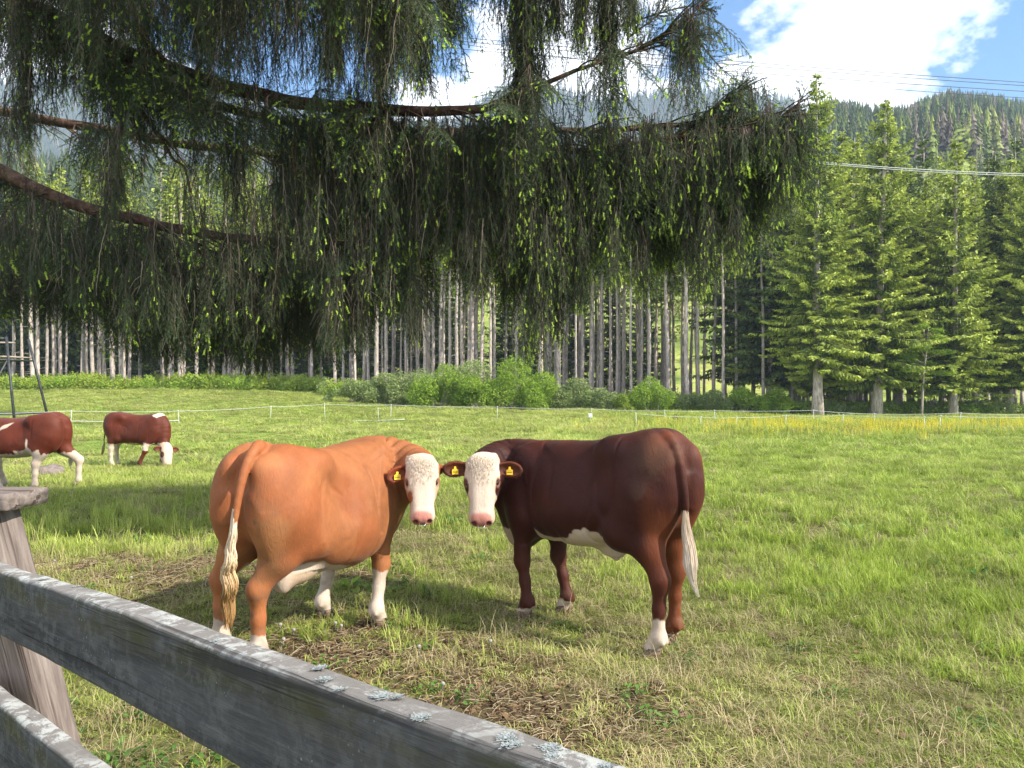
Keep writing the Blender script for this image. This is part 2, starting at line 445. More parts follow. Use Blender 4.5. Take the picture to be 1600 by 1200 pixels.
# ------------------------------------------------------------------ conifers
def conifer(seed, Ht, base, R, step=0.42, nb=6, stubs=True, dens=0.17, trunk_r=0.2, thin=1.0, tw=1.0, shape=0.75):
    r = np.random.default_rng(seed)
    lean = r.normal(0, 0.012, 2)
    tp = []
    for z in np.linspace(0, Ht, 14):
        tp.append([lean[0] * z + 0.04 * math.sin(z * 0.6 + seed), lean[1] * z + 0.04 * math.cos(z * 0.5 + seed), z])
    tp = np.array(tp)
    tr = MB()
    rad = trunk_r * (1 - tp[:, 2] / Ht) ** 0.75 + 0.012
    rad[0] *= 1.35
    tr.tube(tp, rad, 9, 0.08, seed=seed)
    if stubs:
        for z in np.arange(1.4, base + 1, 0.33):
            if r.random() < 0.75:
                a = r.uniform(0, 6.28); L = r.uniform(0.2, 1.0)
                c = [np.interp(z, tp[:, 2], tp[:, 0]), np.interp(z, tp[:, 2], tp[:, 1]), z]
                e = [c[0] + math.cos(a) * L, c[1] + math.sin(a) * L, z + r.uniform(-.25, .12)]
                tr.tube([c, e], [0.018, 0.006], 3, cap=False)
    br = MB(); TV = []; TA = []
    z = base
    while z < Ht - 0.15:
        t = (z - base) / (Ht - base)
        prof = (1 - t) ** shape * (0.55 + 0.45 * min(1, t / 0.12 + 0.2))
        k = max(3, int(nb * (0.6 + 0.4 * (1 - t)) + r.integers(-1, 2)))
        a0 = r.uniform(0, 6.28)
        for b in range(k):
            if r.random() > thin: continue
            a = a0 + b * 6.283 / k + r.normal(0, 0.16)
            L = max(0.15, R * prof * r.uniform(0.55, 1.22) * (1 + .22 * math.sin(a + seed) + .20 * math.sin(z * 1.7 + seed * 2 + a)))
            zz = z + r.uniform(-.18, .18)
            d = np.array([math.cos(a), math.sin(a), 0.0]); pp = np.array([-d[1], d[0], 0])
            slope = 0.42 * t - 0.30 * (1 - t) + r.normal(0, .07)
            n = max(4, int(L / dens))
            s = np.linspace(0.0, 1, n)
            cx = np.interp(zz, tp[:, 2], tp[:, 0]); cy_ = np.interp(zz, tp[:, 2], tp[:, 1])
            drop = slope * s * L - 0.16 * L * s ** 1.5 + 0.20 * L * s ** 3
            pts = np.array([cx, cy_, zz]) + d * (s * L)[:, None] + np.array([0, 0, 1.]) * drop[:, None] + pp * (0.05 * L * math.sin(a * 7) * s ** 2)[:, None]
            if L > 0.8:
                br.tube(pts[::max(1, n // 4)], np.linspace(0.03, 0.008, len(pts[::max(1, n // 4)])), 3, cap=False)
            for i in range(1 if L < 1 else 2, n):
                si = s[i]; tipv = si
                for sg in (-1, 1, 0, 0):
                    if r.random() < 0.12: continue
                    ln = (0.16 + 0.42 * (1 - si) * min(1, L / 2.2) + r.uniform(0, .14)) * tw
                    if sg:
                        v = d * r.uniform(.45, .8) + pp * sg * r.uniform(.6, 1.) + np.array([0, 0, r.uniform(-.75, .05)])
                    else:
                        v = d * r.uniform(-.1, .5) + pp * r.uniform(-.45, .45) + np.array([0, 0, -r.uniform(.7, 1.2)]); ln *= 0.8
                    v /= np.linalg.norm(v)
                    w = np.cross(v, r.normal(0, 1, 3)); w /= np.linalg.norm(w) + 1e-6
                    wd = r.uniform(.035, .065) * tw
                    p0 = pts[i]; p1 = p0 + v * ln
                    mid = p0 + v * ln * 0.5 - np.array([0, 0, .02])
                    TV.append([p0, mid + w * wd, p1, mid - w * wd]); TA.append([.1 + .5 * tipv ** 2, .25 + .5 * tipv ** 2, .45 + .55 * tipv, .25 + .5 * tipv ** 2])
        z += step * r.uniform(.75, 1.25) * (1 - 0.35 * t)
    TV = np.array(TV).reshape(-1, 3); TA = np.array(TA).ravel()
    q = np.arange(len(TV)).reshape(-1, 4)
    if br.n:
        br.A = {'tip': [np.full(br.n, 0.0)]}
    return tr, br, TV, q, TA

def conifer_meshes(nm, mat, *a, **k):
    tr, br, TV, q, TA = conifer(*a, **k)
    tm = tr.mesh(nm + '_trunk', [MAT_BARK], True)
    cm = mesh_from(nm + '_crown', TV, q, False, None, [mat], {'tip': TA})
    bm_ = br.mesh(nm + '_branches', [MAT_TWIGD], False) if br.n else None
    return tm, cm, bm_

def place_tree(kind, x, y, label, group, rz=0, sc=1.0, scz=None, sink=0.12, name='spruce_tree', cat='spruce tree'):
    e = link(name, None, None, (x, y, float(H(x, y)) - sink), (0, 0, rz), label, cat, group)
    e.scale = (sc, sc, scz or sc)
    link('trunk', kind[0], e)
    link('crown', kind[1], e)
    if kind[2]: link('branches', kind[2], e, kind='stuff')
    return e

TALL = [conifer_meshes('tall%d' % i, [MAT_NEEDLE, MAT_NEEDLE, MAT_NEEDLE_DARK][i], 40 + i, 21 + i, 11.2 + 0.7 * i, 2.0, step=0.55, nb=5, dens=0.30,
                       trunk_r=0.145, tw=1.5) for i in range(3)]
EDGE = [conifer_meshes('edge0', MAT_NEEDLE, 7, 21.0, 3.0, 3.4, step=0.33, nb=8, dens=0.12, trunk_r=0.29, thin=.93, tw=1.08),
        conifer_meshes('edge1', MAT_NEEDLE, 8, 18.0, 2.3, 4.1, step=0.33, nb=8, dens=0.12, trunk_r=0.27, thin=.93, tw=1.08),
        conifer_meshes('edge2', MAT_NEEDLE, 9, 15.0, 1.9, 3.1, step=0.33, nb=8, dens=0.12, trunk_r=0.20, thin=.95, shape=.8, tw=1.08),
        conifer_meshes('edge3', MAT_NEEDLE_DARK, 10, 17.0, 2.6, 3.2, step=0.36, nb=7, dens=0.15, trunk_r=0.2, thin=.97, tw=1.3)]

def px_x(px, Y): return (px - 800) / 1180 * Y
# edge trees with crowns down to the understorey: (px, Y, kind, scale, label)
edges = [(1277, 42.0, 0, 0.92, 'tallest sunlit spruce at the near corner of the wood, thick pale trunk beside the grass'),
         (1370, 44.0, 1, 1.02, 'broad yellow-green spruce second from the near corner, pale swollen trunk foot'),
         (1490, 44.5, 2, 1.10, 'narrow pointed sunlit spruce behind the leafy green sapling on the right'),
         (1425, 50.0, 3, 0.95, 'darker spruce standing back between the broad spruce and the pointed one'),
         (1555, 49.0, 3, 0.98, 'dark spruce just left of the right-hand edge of the photo'),
         (1610, 45.0, 0, 0.78, 'large spruce cut off by the right-hand edge of the photo'),
         (1315, 50.0, 2, 1.25, 'slim green spruce half hidden behind the tallest corner spruce'),
         (1205, 47.5, 3, 1.05, 'spruce with green top left of the corner spruce, above bare pale trunks'),
         (1150, 52.0, 3, 1.10, 'dark spruce top showing behind the drooping bough on the right'),
         (1330, 47.0, 2, 1.15, 'green spruce filling the gap right of the tallest corner spruce'),
         (1402, 47.5, 0, 0.72, 'spruce crowded against the right side of the broad spruce'),
         (1455, 47.0, 1, 0.82, 'bushy spruce rising behind the young broadleaf tree'),
         (1525, 46.5, 0, 0.70, 'spruce between the pointed sunlit spruce and the dark one at the right'),
         (1578, 47.5, 1, 0.90, 'bushy spruce close to the right-hand edge of the photo'),
         (1240, 48.5, 1, 0.95, 'spruce tucked in behind the left side of the tallest corner spruce'),
         (1690, 47.0, 1, 1.0, 'spruce standing beyond the right-hand edge of the pasture view')]
for i, (px, Y, k, sc, lb) in enumerate(edges):
    place_tree(EDGE[k], px_x(px, Y), Y, lb, None, i * 1.7, sc)

tr_rng = np.random.default_rng(5)
front = [19,34,50,61,72,83,94,103,128,136,145,155,176,188,194,281,306,325,350,358,372,380,394,408,420,458,
         523,535,554,575,590,602,626,635,652,664,675,687,694,701,712,722,731,736,752,768,774,808,848,857,873,899,911,
         923,937,953,964,972,986,1002,1011,1015,1044,1075,1091,1115,1131,1152,1162,1175,1194,1215,1236,1250,1299,1323,
         1344,1353,1390,1418,1442,1470,1523,1540,1558,1570,1586]
special = {281: 'thick pale spruce trunk alone in the gap right of the grazing cow',
           848: 'thickest pale trunk above the middle bushes, with short dead stubs',
           1075: 'tall pale trunk with long bare drooping twigs, left of the right-hand bushes',
           590: 'stout pale trunk at the left end of the bush row',
           1131: 'straight grey trunk just right of the tall pale twiggy one',
           1194: 'smooth grey trunk rising left of the tallest corner spruce'}
placed = []
for k, px in enumerate(front):
    base = 53 if px < 500 else (49 if px < 700 else (47 if px < 1260 else 48.5))
    Y = base + tr_rng.uniform(-0.5, 4.5)
    if px in special: Y = base - 1.0
    X = px_x(px, Y)
    s = tr_rng.uniform(0.5, 0.98) * (1.55 if px in (848, 1075, 281, 590) else 1.0)
    if px in special: lb, g = special[px], None
    elif px < 210: lb, g = 'slim bare pale spruce trunk in the stand above the left-hand cows', 'spruces above the left-hand cows'
    elif px < 480: lb, g = 'slim bare spruce trunk at the wood edge under the dark drooping boughs', 'spruces under the dark boughs'
    elif px < 800: lb, g = 'slim pale spruce trunk in the crowded stand behind the left part of the bushes', 'spruces behind the left bushes'
    elif px < 1070: lb, g = 'slim pale spruce trunk in the stand behind the middle bushes', 'spruces behind the middle bushes'
    elif px < 1260: lb, g = 'slim grey spruce trunk with bright slope showing between it and its neighbours', 'spruces in front of the bright slope'
    else: lb, g = 'slim dark spruce trunk in shade behind the green corner spruces', 'shaded spruces behind the corner trees'
    place_tree(TALL[k % 3], X, Y, lb, g, tr_rng.uniform(0, 6.28), s, tr_rng.uniform(.68, .80) if px < 1040 else tr_rng.uniform(.70, .84))
    placed.append((X, Y))
n = 0
while n < 150:
    Y = tr_rng.uniform(52, 65); X = tr_rng.uniform(-0.78, 0.80) * Y
    if n % 3 and X > 20: n += 0
    if X < -8 and Y < 55.5: continue
    if any((X - a) ** 2 + (Y - b) ** 2 < 1.3 for a, b in placed): continue
    px = 800 + 1180 * X / Y
    if 1080 < px < 1260 and tr_rng.random() < 0.35: n += 1; continue
    placed.append((X, Y)); n += 1
    lb, g = ('dim spruce trunk deep inside the wood, left half', 'spruces deep in the left half of the wood') if px < 800 else \
            ('dim spruce trunk deep inside the wood, right half', 'spruces deep in the right half of the wood')
    place_tree(TALL[n % 3], X, Y, lb, g, tr_rng.uniform(0, 6.28), tr_rng.uniform(0.7, 1.05), tr_rng.uniform(.66, .82) if px < 1040 else tr_rng.uniform(.66, .82))

# dark rear rows that close the wood on the left and in the middle
for k in range(64):
    px = -150 + k * 19.5 + tr_rng.uniform(-8, 8); Y = tr_rng.uniform(64, 73)
    if px > 700 and k % 3: continue
    if px > 1060: break
    place_tree(EDGE[3], px_x(px, Y), Y, 'dark low-branched spruce closing the back of the wood, behind the bare trunks', 'dark spruces at the back of the wood', tr_rng.uniform(0, 6.28), tr_rng.uniform(.75, 1.0), tr_rng.uniform(.7, .95), sink=1.6)
# ------------------------------------------------------------------ mountain woods (far masses)
def cone_tree(seed, tiers=9, sides=7, Ht=1.0, R=0.16):
    r = np.random.default_rng(seed); mb = MB()
    mb.tube([[0, 0, 0], [0, 0, Ht * .5]], [0.016, 0.01], 3, cap=False, tip=0.0)
    for t in range(tiers):
        f = t / tiers; z = Ht * (0.12 + 0.86 * f); rr = R * (1 - f) ** 0.85 * r.uniform(.8, 1.2)
        off = r.normal(0, .010, 2)
        for s in range(sides):
            a = (s + r.uniform(-.3, .3)) * 6.283 / sides + t
            q = rr * r.uniform(.45, 1.35)
            w = 6.283 / sides * 0.55
            V = [[off[0], off[1], z + Ht * .10], [math.cos(a - w) * q * .75 + off[0], math.sin(a - w) * q * .75 + off[1], z - .02],
                 [math.cos(a) * q + off[0], math.sin(a) * q + off[1], z - .045 * r.uniform(.5, 1.4)], [math.cos(a + w) * q * .75 + off[0], math.sin(a + w) * q * .75 + off[1], z - .02]]
            mb.add(V, [[0, 1, 2, 3]], tip=f * .5 + r.uniform(0, .3))
    return mb

m = M('mountain_wood')
n = m.noise(m.coord('Object'), 3.0, 2)
h = m.attr('hue', 'INSTANCER')
c = m.ramp(h, [(0.0, (0.030, 0.046, 0.024)), (0.40, (0.048, 0.072, 0.030)), (0.60, (0.10, 0.14, 0.038)), (0.74, (0.22, 0.27, 0.06)), (0.84, (0.12, 0.10, 0.085)), (1.0, (0.17, 0.145, 0.125))])
c = m.mix(m.attr('tip'), c, m.mix(1.0, c, (1.7, 1.6, 1.4), 'MULTIPLY'))
MAT_MTN = m.surf(c, 0.8, 0.1)
mt = [cone_tree(i, 13, 8, 1.0, 0.115 + 0.015 * i).mesh('mt%d' % i, [MAT_MTN]) for i in range(3)]
def crownball(seed):
    r = np.random.default_rng(seed); mb = MB()
    mb.tube([[0, 0, 0], [0, 0, .5]], [.03, .02], 3, cap=False, tip=0.0)
    for k in range(110):
        d = r.normal(0, 1, 3); d /= np.linalg.norm(d); p = np.array([0, 0, .6]) + d * np.array([.3, .3, .38]) * r.uniform(.6, 1)
        a = r.normal(0, 1, 3); a /= np.linalg.norm(a); b = np.cross(a, d); q = r.uniform(.04, .08)
        mb.add([p + a * q, p + b * q, p - a * q, p - b * q], [[0, 1, 2, 3]], tip=r.uniform(0, 1))
    return mb.mesh('cb%d' % seed, [MAT_MTN])
mt += [crownball(3), crownball(4)]
def wood(name, y0, y1, u0, u1, per, hts, huefn, label):
    r = np.random.default_rng(int(y0) + 3)
    area = (u1 - u0) * (y1 ** 2 - y0 ** 2) / 2; n = int(area / per)
    Y = np.sqrt(r.uniform(y0 ** 2, y1 ** 2, n)); U = r.uniform(u0, u1, n); X = U * Y
    keep, hue, idx, hs = huefn(X, Y, U, r)
    X, Y, hue, idx, hs = X[keep], Y[keep], hue[keep], idx[keep], hs[keep]; n = len(X)
    sc = r.uniform(hts[0], hts[1], n) * hs
    S = np.stack([sc * r.uniform(.85, 1.3, n), sc * r.uniform(.85, 1.3, n), sc], 1)
    pts = np.stack([X, Y, H(X, Y) - 0.4], 1)
    rot = np.stack([r.normal(0, .03, n), r.normal(0, .03, n), r.uniform(0, 6.28, n)], 1)
    return scatter(name, mt, pts, rot, S, idx, {'hue': hue}, label=label, cat='forest', kind='stuff')
def hue_near(X, Y, U, r):
    n = fbm2(X, Y, 0.02, 77, 4); n2 = fbm2(X, Y, 0.05, 78, 3); k = r.random(len(X))
    low = ss(200, 110, Y + 40 * n)
    hue = np.clip(0.30 + 0.5 * n2 + r.normal(0, .13, len(X)) + 0.42 * low, 0, 0.78)
    dead = (r.random(len(X)) < np.clip(0.07 + 0.4 * n2, 0, .35) * (1 - low)); hue = np.where(dead, r.uniform(.82, 1, len(X)), hue)
    keep = (k < np.where(Y < 150, 0.34 + .3 * n, 0.95)) & (k < 0.95)
    idx = np.where(r.random(len(X)) < 0.12 + 0.5 * low, r.integers(3, 5, len(X)), r.integers(0, 3, len(X)))
    hs = np.where(idx > 2, .62, 1.0) * np.where(Y < 170, .42, 1.0)
    return keep, hue, idx, hs
def hue_far(X, Y, U, r):
    n2 = fbm2(X, Y, 0.02, 79, 3)
    hue = np.clip(0.2 + 0.4 * n2 + r.normal(0, .12, len(X)), 0, .62)
    hue = np.where(r.random(len(X)) < .08, .9, hue)
    return np.ones(len(X), bool), hue, r.integers(0, 3, len(X)), np.ones(len(X))
wood('hillside_wood', 80, 470, -0.80, 0.85, 8.5, (8, 14), hue_near, 'mixed sunlit wood covering the slope behind the spruce stand')
wood('mountain_wood', 520, 1120, -0.85, 0.85, 34, (12, 22), hue_far, 'bluish conifer forest on the far mountain ridge')
# ------------------------------------------------------------------ cattle: one continuous implicit surface per animal
def v3(*a): return np.array(a, float)
def smin(a, b, k):
    h = np.maximum(k - np.abs(a - b), 0) / k
    return np.minimum(a, b) - h * h * k * 0.25
def smax(a, b, k): return -smin(-a, -b, k)
def d_cap(p, a, b, ra, rb):
    ab = b - a; t = np.clip(((p - a) @ ab) / (ab @ ab), 0, 1)
    return np.linalg.norm(p - a - t[:, None] * ab, axis=1) - (ra + (rb - ra) * t)
def d_ell(p, c, r, R=None):
    q = p - c
    if R is not None: q = q @ R            # columns of R = axes
    r = np.asarray(r, float)
    k0 = np.linalg.norm(q / r, axis=1); k1 = np.linalg.norm(q / (r * r), axis=1) + 1e-9
    return k0 * (k0 - 1.0) / k1

def surface_nets(f, lo, hi, h):
    n = np.ceil((np.array(hi) - lo) / h / 4).astype(int) * 4 + 4
    ax = [lo[i] + h * np.arange(n[i]) for i in range(3)]
    cax = [a.reshape(-1, 4).mean(1) for a in ax]
    CX = np.stack(np.meshgrid(*cax, indexing='ij'), -1).reshape(-1, 3)
    cdv = f(CX).reshape([len(a) for a in cax])
    near = np.abs(cdv) < h * 4 * 1.35 + 0.012
    G = np.repeat(np.repeat(np.repeat(cdv, 4, 0), 4, 1), 4, 2).astype(np.float32)
    mk_ = np.repeat(np.repeat(np.repeat(near, 4, 0), 4, 1), 4, 2)
    idx = np.argwhere(mk_)
    pts = np.stack([ax[0][idx[:, 0]], ax[1][idx[:, 1]], ax[2][idx[:, 2]]], 1)
    out = np.empty(len(pts), np.float32)
    for s in range(0, len(pts), 300000):
        out[s:s + 300000] = f(pts[s:s + 300000])
    G[mk_] = out
    I = G < 0
    c = np.zeros(np.array(I.shape) - 1, np.int8)
    offs = [(a, b, d) for a in (0, 1) for b in (0, 1) for d in (0, 1)]
    for a, b, d in offs:
        c += I[a:I.shape[0] - 1 + a, b:I.shape[1] - 1 + b, d:I.shape[2] - 1 + d]
    act = np.argwhere((c > 0) & (c < 8))
    val = {o: G[act[:, 0] + o[0], act[:, 1] + o[1], act[:, 2] + o[2]] for o in offs}
    S = np.zeros((len(act), 3)); N = np.zeros(len(act))
    for o in offs:
        for k in range(3):
            if o[k]: continue
            o2 = list(o); o2[k] = 1; o2 = tuple(o2)
            a, b = val[o], val[o2]; m_ = (a < 0) != (b < 0)
            t = np.where(m_, a / np.where(m_, a - b, 1), 0)
            pt = np.repeat(np.array(o, float)[None], len(act), 0); pt[:, k] = t
            S += pt * m_[:, None]; N += m_
    V = lo + (act + S / N[:, None]) * h
    cid = -np.ones(c.shape, np.int64); cid[tuple(act.T)] = np.arange(len(act))
    Qs = []
    for k in range(3):
        u, w = (k + 1) % 3, (k + 2) % 3
        sl0 = [slice(None)] * 3; sl1 = [slice(None)] * 3
        sl0[k] = slice(0, -1); sl1[k] = slice(1, None)
        A, B = I[tuple(sl0)], I[tuple(sl1)]
        e = np.argwhere(A != B); inside = A[tuple(e.T)]
        ok = (e[:, u] > 0) & (e[:, w] > 0) & (e[:, u] < c.shape[u]) & (e[:, w] < c.shape[w])
        e, inside = e[ok], inside[ok]
        q = []
        for du, dw in ((-1, -1), (0, -1), (0, 0), (-1, 0)):
            g = e.copy(); g[:, u] += du; g[:, w] += dw; q.append(cid[tuple(g.T)])
        q = np.stack(q, 1); q = np.where(inside[:, None], q, q[:, ::-1]); Qs.append(q)
    Q = np.concatenate(Qs); Q = Q[(Q >= 0).all(1)]
    return V, Q

def smooth_mesh(V, Q, it=2, lam=0.5):
    E = np.concatenate([Q[:, [0, 1]], Q[:, [1, 2]], Q[:, [2, 3]], Q[:, [3, 0]]])
    n = len(V); deg = np.bincount(E[:, 0], minlength=n) + np.bincount(E[:, 1], minlength=n)
    for _ in range(it):
        A = np.stack([np.bincount(E[:, 0], V[E[:, 1], k], n) + np.bincount(E[:, 1], V[E[:, 0], k], n) for k in range(3)], 1)
        V = V + lam * (A / np.maximum(deg, 1)[:, None] - V)
    return V
def vnormals(V, Q):
    fn = np.cross(V[Q[:, 2]] - V[Q[:, 0]], V[Q[:, 3]] - V[Q[:, 1]])
    N = np.zeros_like(V)
    for k in range(4):
        for j in range(3): N[:, j] += np.bincount(Q[:, k], fn[:, j], len(V))
    return N / (np.linalg.norm(N, axis=1)[:, None] + 1e-12)

# coat material: colour painted per vertex (it is the animal's own pattern), hair relief on top
def coat_material(name):
    m = M(name)
    tc = m.coord('Object')
    fine = m.noise(m.coord('Object', (1, 1, .22)), 150, 4, 0.75)
    mid = m.noise(tc, 9, 4, 0.6)
    c = m.attr('coat', out='Color')
    c = m.mix(m.math('MULTIPLY', m.ramp(fine, [(.35, 0.), (.7, 1.)]), 0.35), c, m.mix(1.0, c, (0.62, 0.58, 0.55), 'MULTIPLY'))
    c = m.mix(m.math('MULTIPLY', m.ramp(mid, [(.4, 0.), (.7, 1.)]), 0.30), c, m.mix(1.0, c, (1.35, 1.30, 1.22), 'MULTIPLY'))
    hgt = m.math('ADD', m.math('MULTIPLY', fine, 0.5), m.math('MULTIPLY', m.noise(m.coord('Object', (1, 1, .4)), 26, 4, 0.6, 1.5), 0.8))
    rough = m.math('ADD', m.math('MULTIPLY', m.attr('wet'), -0.25), 0.60)
    return m.surf(c, rough, 0.20, m.bump(hgt, 0.6, 0.007), sheen=0.03)
MAT_COAT = coat_material('cattle_coat')
m = M('hair_white'); t = m.attr('tip')
MAT_HAIRW = m.surf(m.ramp(t, [(0, (0.47, 0.36, 0.26)), (0.5, (0.60, 0.50, 0.40)), (1, (0.68, 0.60, 0.51))]), 0.6, 0.3)
m = M('hair_tail_blond'); t = m.attr('tip')
MAT_HAIRB = m.surf(m.ramp(t, [(0, (0.52, 0.42, 0.33)), (0.35, (0.52, 0.40, 0.26)), (0.75, (0.36, 0.21, 0.08)), (1, (0.28, 0.14, 0.045))]), 0.6, 0.3)
MAT_EYE = M('eye_dark').surf((0.012, 0.008, 0.006), 0.08, 0.7)
MAT_TAG = M('ear_tag_yellow').surf((0.80, 0.50, 0.025), 0.45, 0.4)
MAT_TAGINK = M('ear_tag_print').surf((0.02, 0.02, 0.02), 0.5, 0.3)
MAT_STEEL = M('ring_steel').surf((0.42, 0.42, 0.43), 0.35, 0.5, metal=1.0)
m = M('hoof_horn'); MAT_HOOF = m.surf(m.ramp(m.noise(m.coord('Object', (1, 1, 6)), 12, 3), [(.3, (.05, .035, .025)), (.7, (.20, .14, .09))]), 0.6, 0.3)

WHITE = v3(0.47, 0.385, 0.315); PINK = v3(0.44, 0.165, 0.135)

def build_cow(name, origin, heading, S, label, group, h=0.0078, cat='cow'):
    """S: dict of the animal's measurements. local x forward, y left, z up; origin on the ground between the hind feet"""
    hd = np.array([heading[0], heading[1], 0.]); hd /= np.linalg.norm(hd)
    lf = np.array([-hd[1], hd[0], 0.])
    origin = np.array(origin, float)
    def loc(p):
        q = np.asarray(p, float) - origin
        return np.array([q @ hd, q @ lf, q[2]])
    def locd(v): v = np.asarray(v, float); return np.array([v @ hd, v @ lf, v[2]])
    yaw = math.atan2(hd[1], hd[0])
    root = link(name, None, None, origin, (0, 0, yaw), label, cat, group)
    L = S['L']
    X = np.array(S['x']); T = S['top']; B_ = S['bot']; W = S['wid']
    def torso(p):
        x = p[:, 0]
        t = np.interp(x, X, T); b = np.interp(x, X, B_); w = np.interp(x, X, W)
        zc = b + (t - b) * 0.46; hh = np.where(p[:, 2] > zc, t - zc, zc - b)
        y = p[:, 1] - S.get('bend', 0) * np.maximum(x - 0.5, 0) ** 2
        rel = (p[:, 2] - zc) / hh
        wz = w * (1 - 0.14 * np.clip(rel, -1, 1) - 0.05 * np.clip(rel, 0, 1) ** 2)
        ex = 2.35
        g = (np.abs(y / wz) ** ex + np.abs(rel) ** ex) ** (1 / ex)
        d = (g - 1) * np.minimum(w, hh) * 0.92
        return np.maximum(d, np.maximum(X[0] - x, x - X[-1]))
    # smoothed profile curves
    xs = np.linspace(X[0], X[-1], 60)
    def sm(a): return curve(np.stack([X, a, np.zeros(len(X))], 1), 120)
    for arr_name in ('top', 'bot', 'wid'):
        c = sm(np.array(S[arr_name])); 
        S['_' + arr_name] = (c[:, 0], c[:, 1])
    X = S['_top'][0]; T = S['_top'][1]; B_ = np.interp(X, *S['_bot']); W = np.maximum(np.interp(X, *S['_wid']), .03)
    prims = []   # (kind, args, k)
    def cap(a, b, ra, rb, k=.05): prims.append((d_cap, (v3(*a), v3(*b), ra, rb), k))
    def ell(c, r, k=.06, R=None): prims.append((d_ell, (v3(*c), r, R), k))
    ft = {k: loc(v) for k, v in S['feet'].items()}
    zt = lambda x: float(np.interp(x, X, T)); wd = lambda x: float(np.interp(x, X, W))
    fat = S.get('fat', 1.0); lw = S.get('leg', 1.0)
    hx = S.get('hipx', 0.05)
    sc = S.get('sc', 1.0)
    for sd, key in ((1, 'hl'), (-1, 'hr')):
        f = ft[key]; g0 = f[2]
        hipz = zt(hx) - .30 * sc
        ell((hx - .02, sd * .135 * fat * sc, hipz + .02), (.23 * sc, .135 * fat * sc, .28 * sc), .10)            # rump
        ell((hx - .08 * sc, sd * .125 * fat * sc, hipz - .10 * sc), (.145 * sc, .105 * fat * sc, .25 * sc), .08)  # thigh
        ell((hx + .21 * sc, sd * .20 * sc * fat, zt(.2) - .085 * sc), (.055 * sc, .03 * sc, .035 * sc), .17)      # hook bone
        ell((hx - .175 * sc, sd * .10 * sc, zt(-.1) - .07 * sc), (.05 * sc, .045 * sc, .06 * sc), .07)            # pin bone
        stif = np.array([hx + .13 * sc, sd * .185 * sc * fat, g0 + .70 * sc])
        hock = np.array([f[0] - .045 * sc, f[1] * .92 + sd * .01, g0 + .455 * sc])
        top = np.array([hx - .03 * sc, sd * .14 * sc * fat, hipz - .08 * sc])
        cap(top, stif, .14 * sc * fat, .10 * sc, .08)
        gsk = hock * .42 + (stif * .5 + top * .5) * .58 + np.array([-.02, 0, -.03])
        cap(stif, gsk, .095 * sc, .080 * sc * lw, .07)
        cap(top, gsk, .12 * sc * fat, .080 * sc * lw, .07)
        cap(gsk, hock, .080 * sc * lw, .056 * sc * lw, .05)
        cap(hock + [-.035 * sc, 0, .03 * sc], gsk + [-.05 * sc, 0, .02], .026 * sc, .04 * sc, .035)                # heel tendon
        ell(hock + [-.005, 0, -.005], (.064 * sc * lw, .050 * sc * lw, .075 * sc), .03)
        fet = np.array([f[0] - .035 * sc, f[1], g0 + .125 * sc])
        mid = (hock + fet) / 2
        cap(hock, mid, .052 * sc * lw, .039 * sc * lw, .03); cap(mid, fet, .039 * sc * lw, .043 * sc * lw, .03)
        ell(fet + [-.004, 0, 0], (.052 * sc, .049 * sc, .05 * sc), .025)
        cap(fet, (f[0] + .01, f[1], g0 + .055 * sc), .043 * sc, .047 * sc, .02)
        ell(fet + [-.045 * sc, .02 * sc, -.02 * sc], (.014, .014, .018), .01); ell(fet + [-.045 * sc, -.02 * sc, -.02 * sc], (.014, .014, .018), .01)
    for sd, key in ((1, 'fl'), (-1, 'fr')):
        f = ft[key]; g0 = f[2]; sx = L
        sy = S.get('bend', 0) * max(L - .5, 0) ** 2
        ell((sx + .02, sy + sd * .145 * sc * fat, zt(L) - .30 * sc), (.14 * sc, .07 * sc, .25 * sc), .12)   # shoulder
        el = np.array([sx - .02 * sc, sy + sd * .145 * sc, g0 + .70 * sc])
        sh = np.array([sx + .06 * sc, sy + sd * .15 * sc, g0 + .88 * sc])
        cap(sh, el, .10 * sc, .09 * sc, .08)
        knee = np.array([f[0] * .72 + el[0] * .28 + .02 * sc, f[1] * .72 + el[1] * .28, g0 + .40 * sc])
        cap(el, knee + [0, 0, .08 * sc], .098 * sc, .056 * sc * lw, .06)
        cap(knee + [0, 0, .08 * sc], knee, .056 * sc * lw, .052 * sc * lw, .03)
        ell(knee + [.006, 0, 0], (.058 * sc * lw, .056 * sc * lw, .072 * sc), .03)
        fet = np.array([f[0] - .03 * sc, f[1], g0 + .125 * sc])
        mid = (knee + fet) / 2
        cap(knee, mid, .048 * sc * lw, .038 * sc * lw, .03); cap(mid, fet, .038 * sc * lw, .042 * sc * lw, .03)
        ell(fet, (.05 * sc, .048 * sc, .05 * sc), .025)
        cap(fet, (f[0] + .01, f[1], g0 + .055 * sc), .043 * sc, .046 * sc, .02)
        ell(fet + [-.042 * sc, .02 * sc, -.02 * sc], (.013, .013, .018), .01); ell(fet + [-.042 * sc, -.02 * sc, -.02 * sc], (.013, .013, .018), .01)
    by = S.get('bend', 0) * max(L - .5, 0) ** 2
    # head frame
    poll = loc(S['poll']); fa = locd(S['face']); fa /= np.linalg.norm(fa)
    nn = locd(S['brow']); nn = nn - fa * (nn @ fa); nn /= np.linalg.norm(nn)
    sv = np.cross(nn, fa)                                    # lateral axis
    Rh = np.stack([fa, sv, nn], 1); hs = S.get('head', 1.0)
    hw = S.get('hw', 1.0)
    def hp(a, s, n_): return poll + (fa * a + sv * s * hw + nn * n_) * hs
    # neck
    nb = np.array([L + .10 * sc, by, zt(L) - .17 * sc]); nh = hp(.06, 0, -.10)
    d0 = v3(1, S.get('bend', 0) * 1.2, S.get('neckup', 0.0)); d0 /= np.linalg.norm(d0)
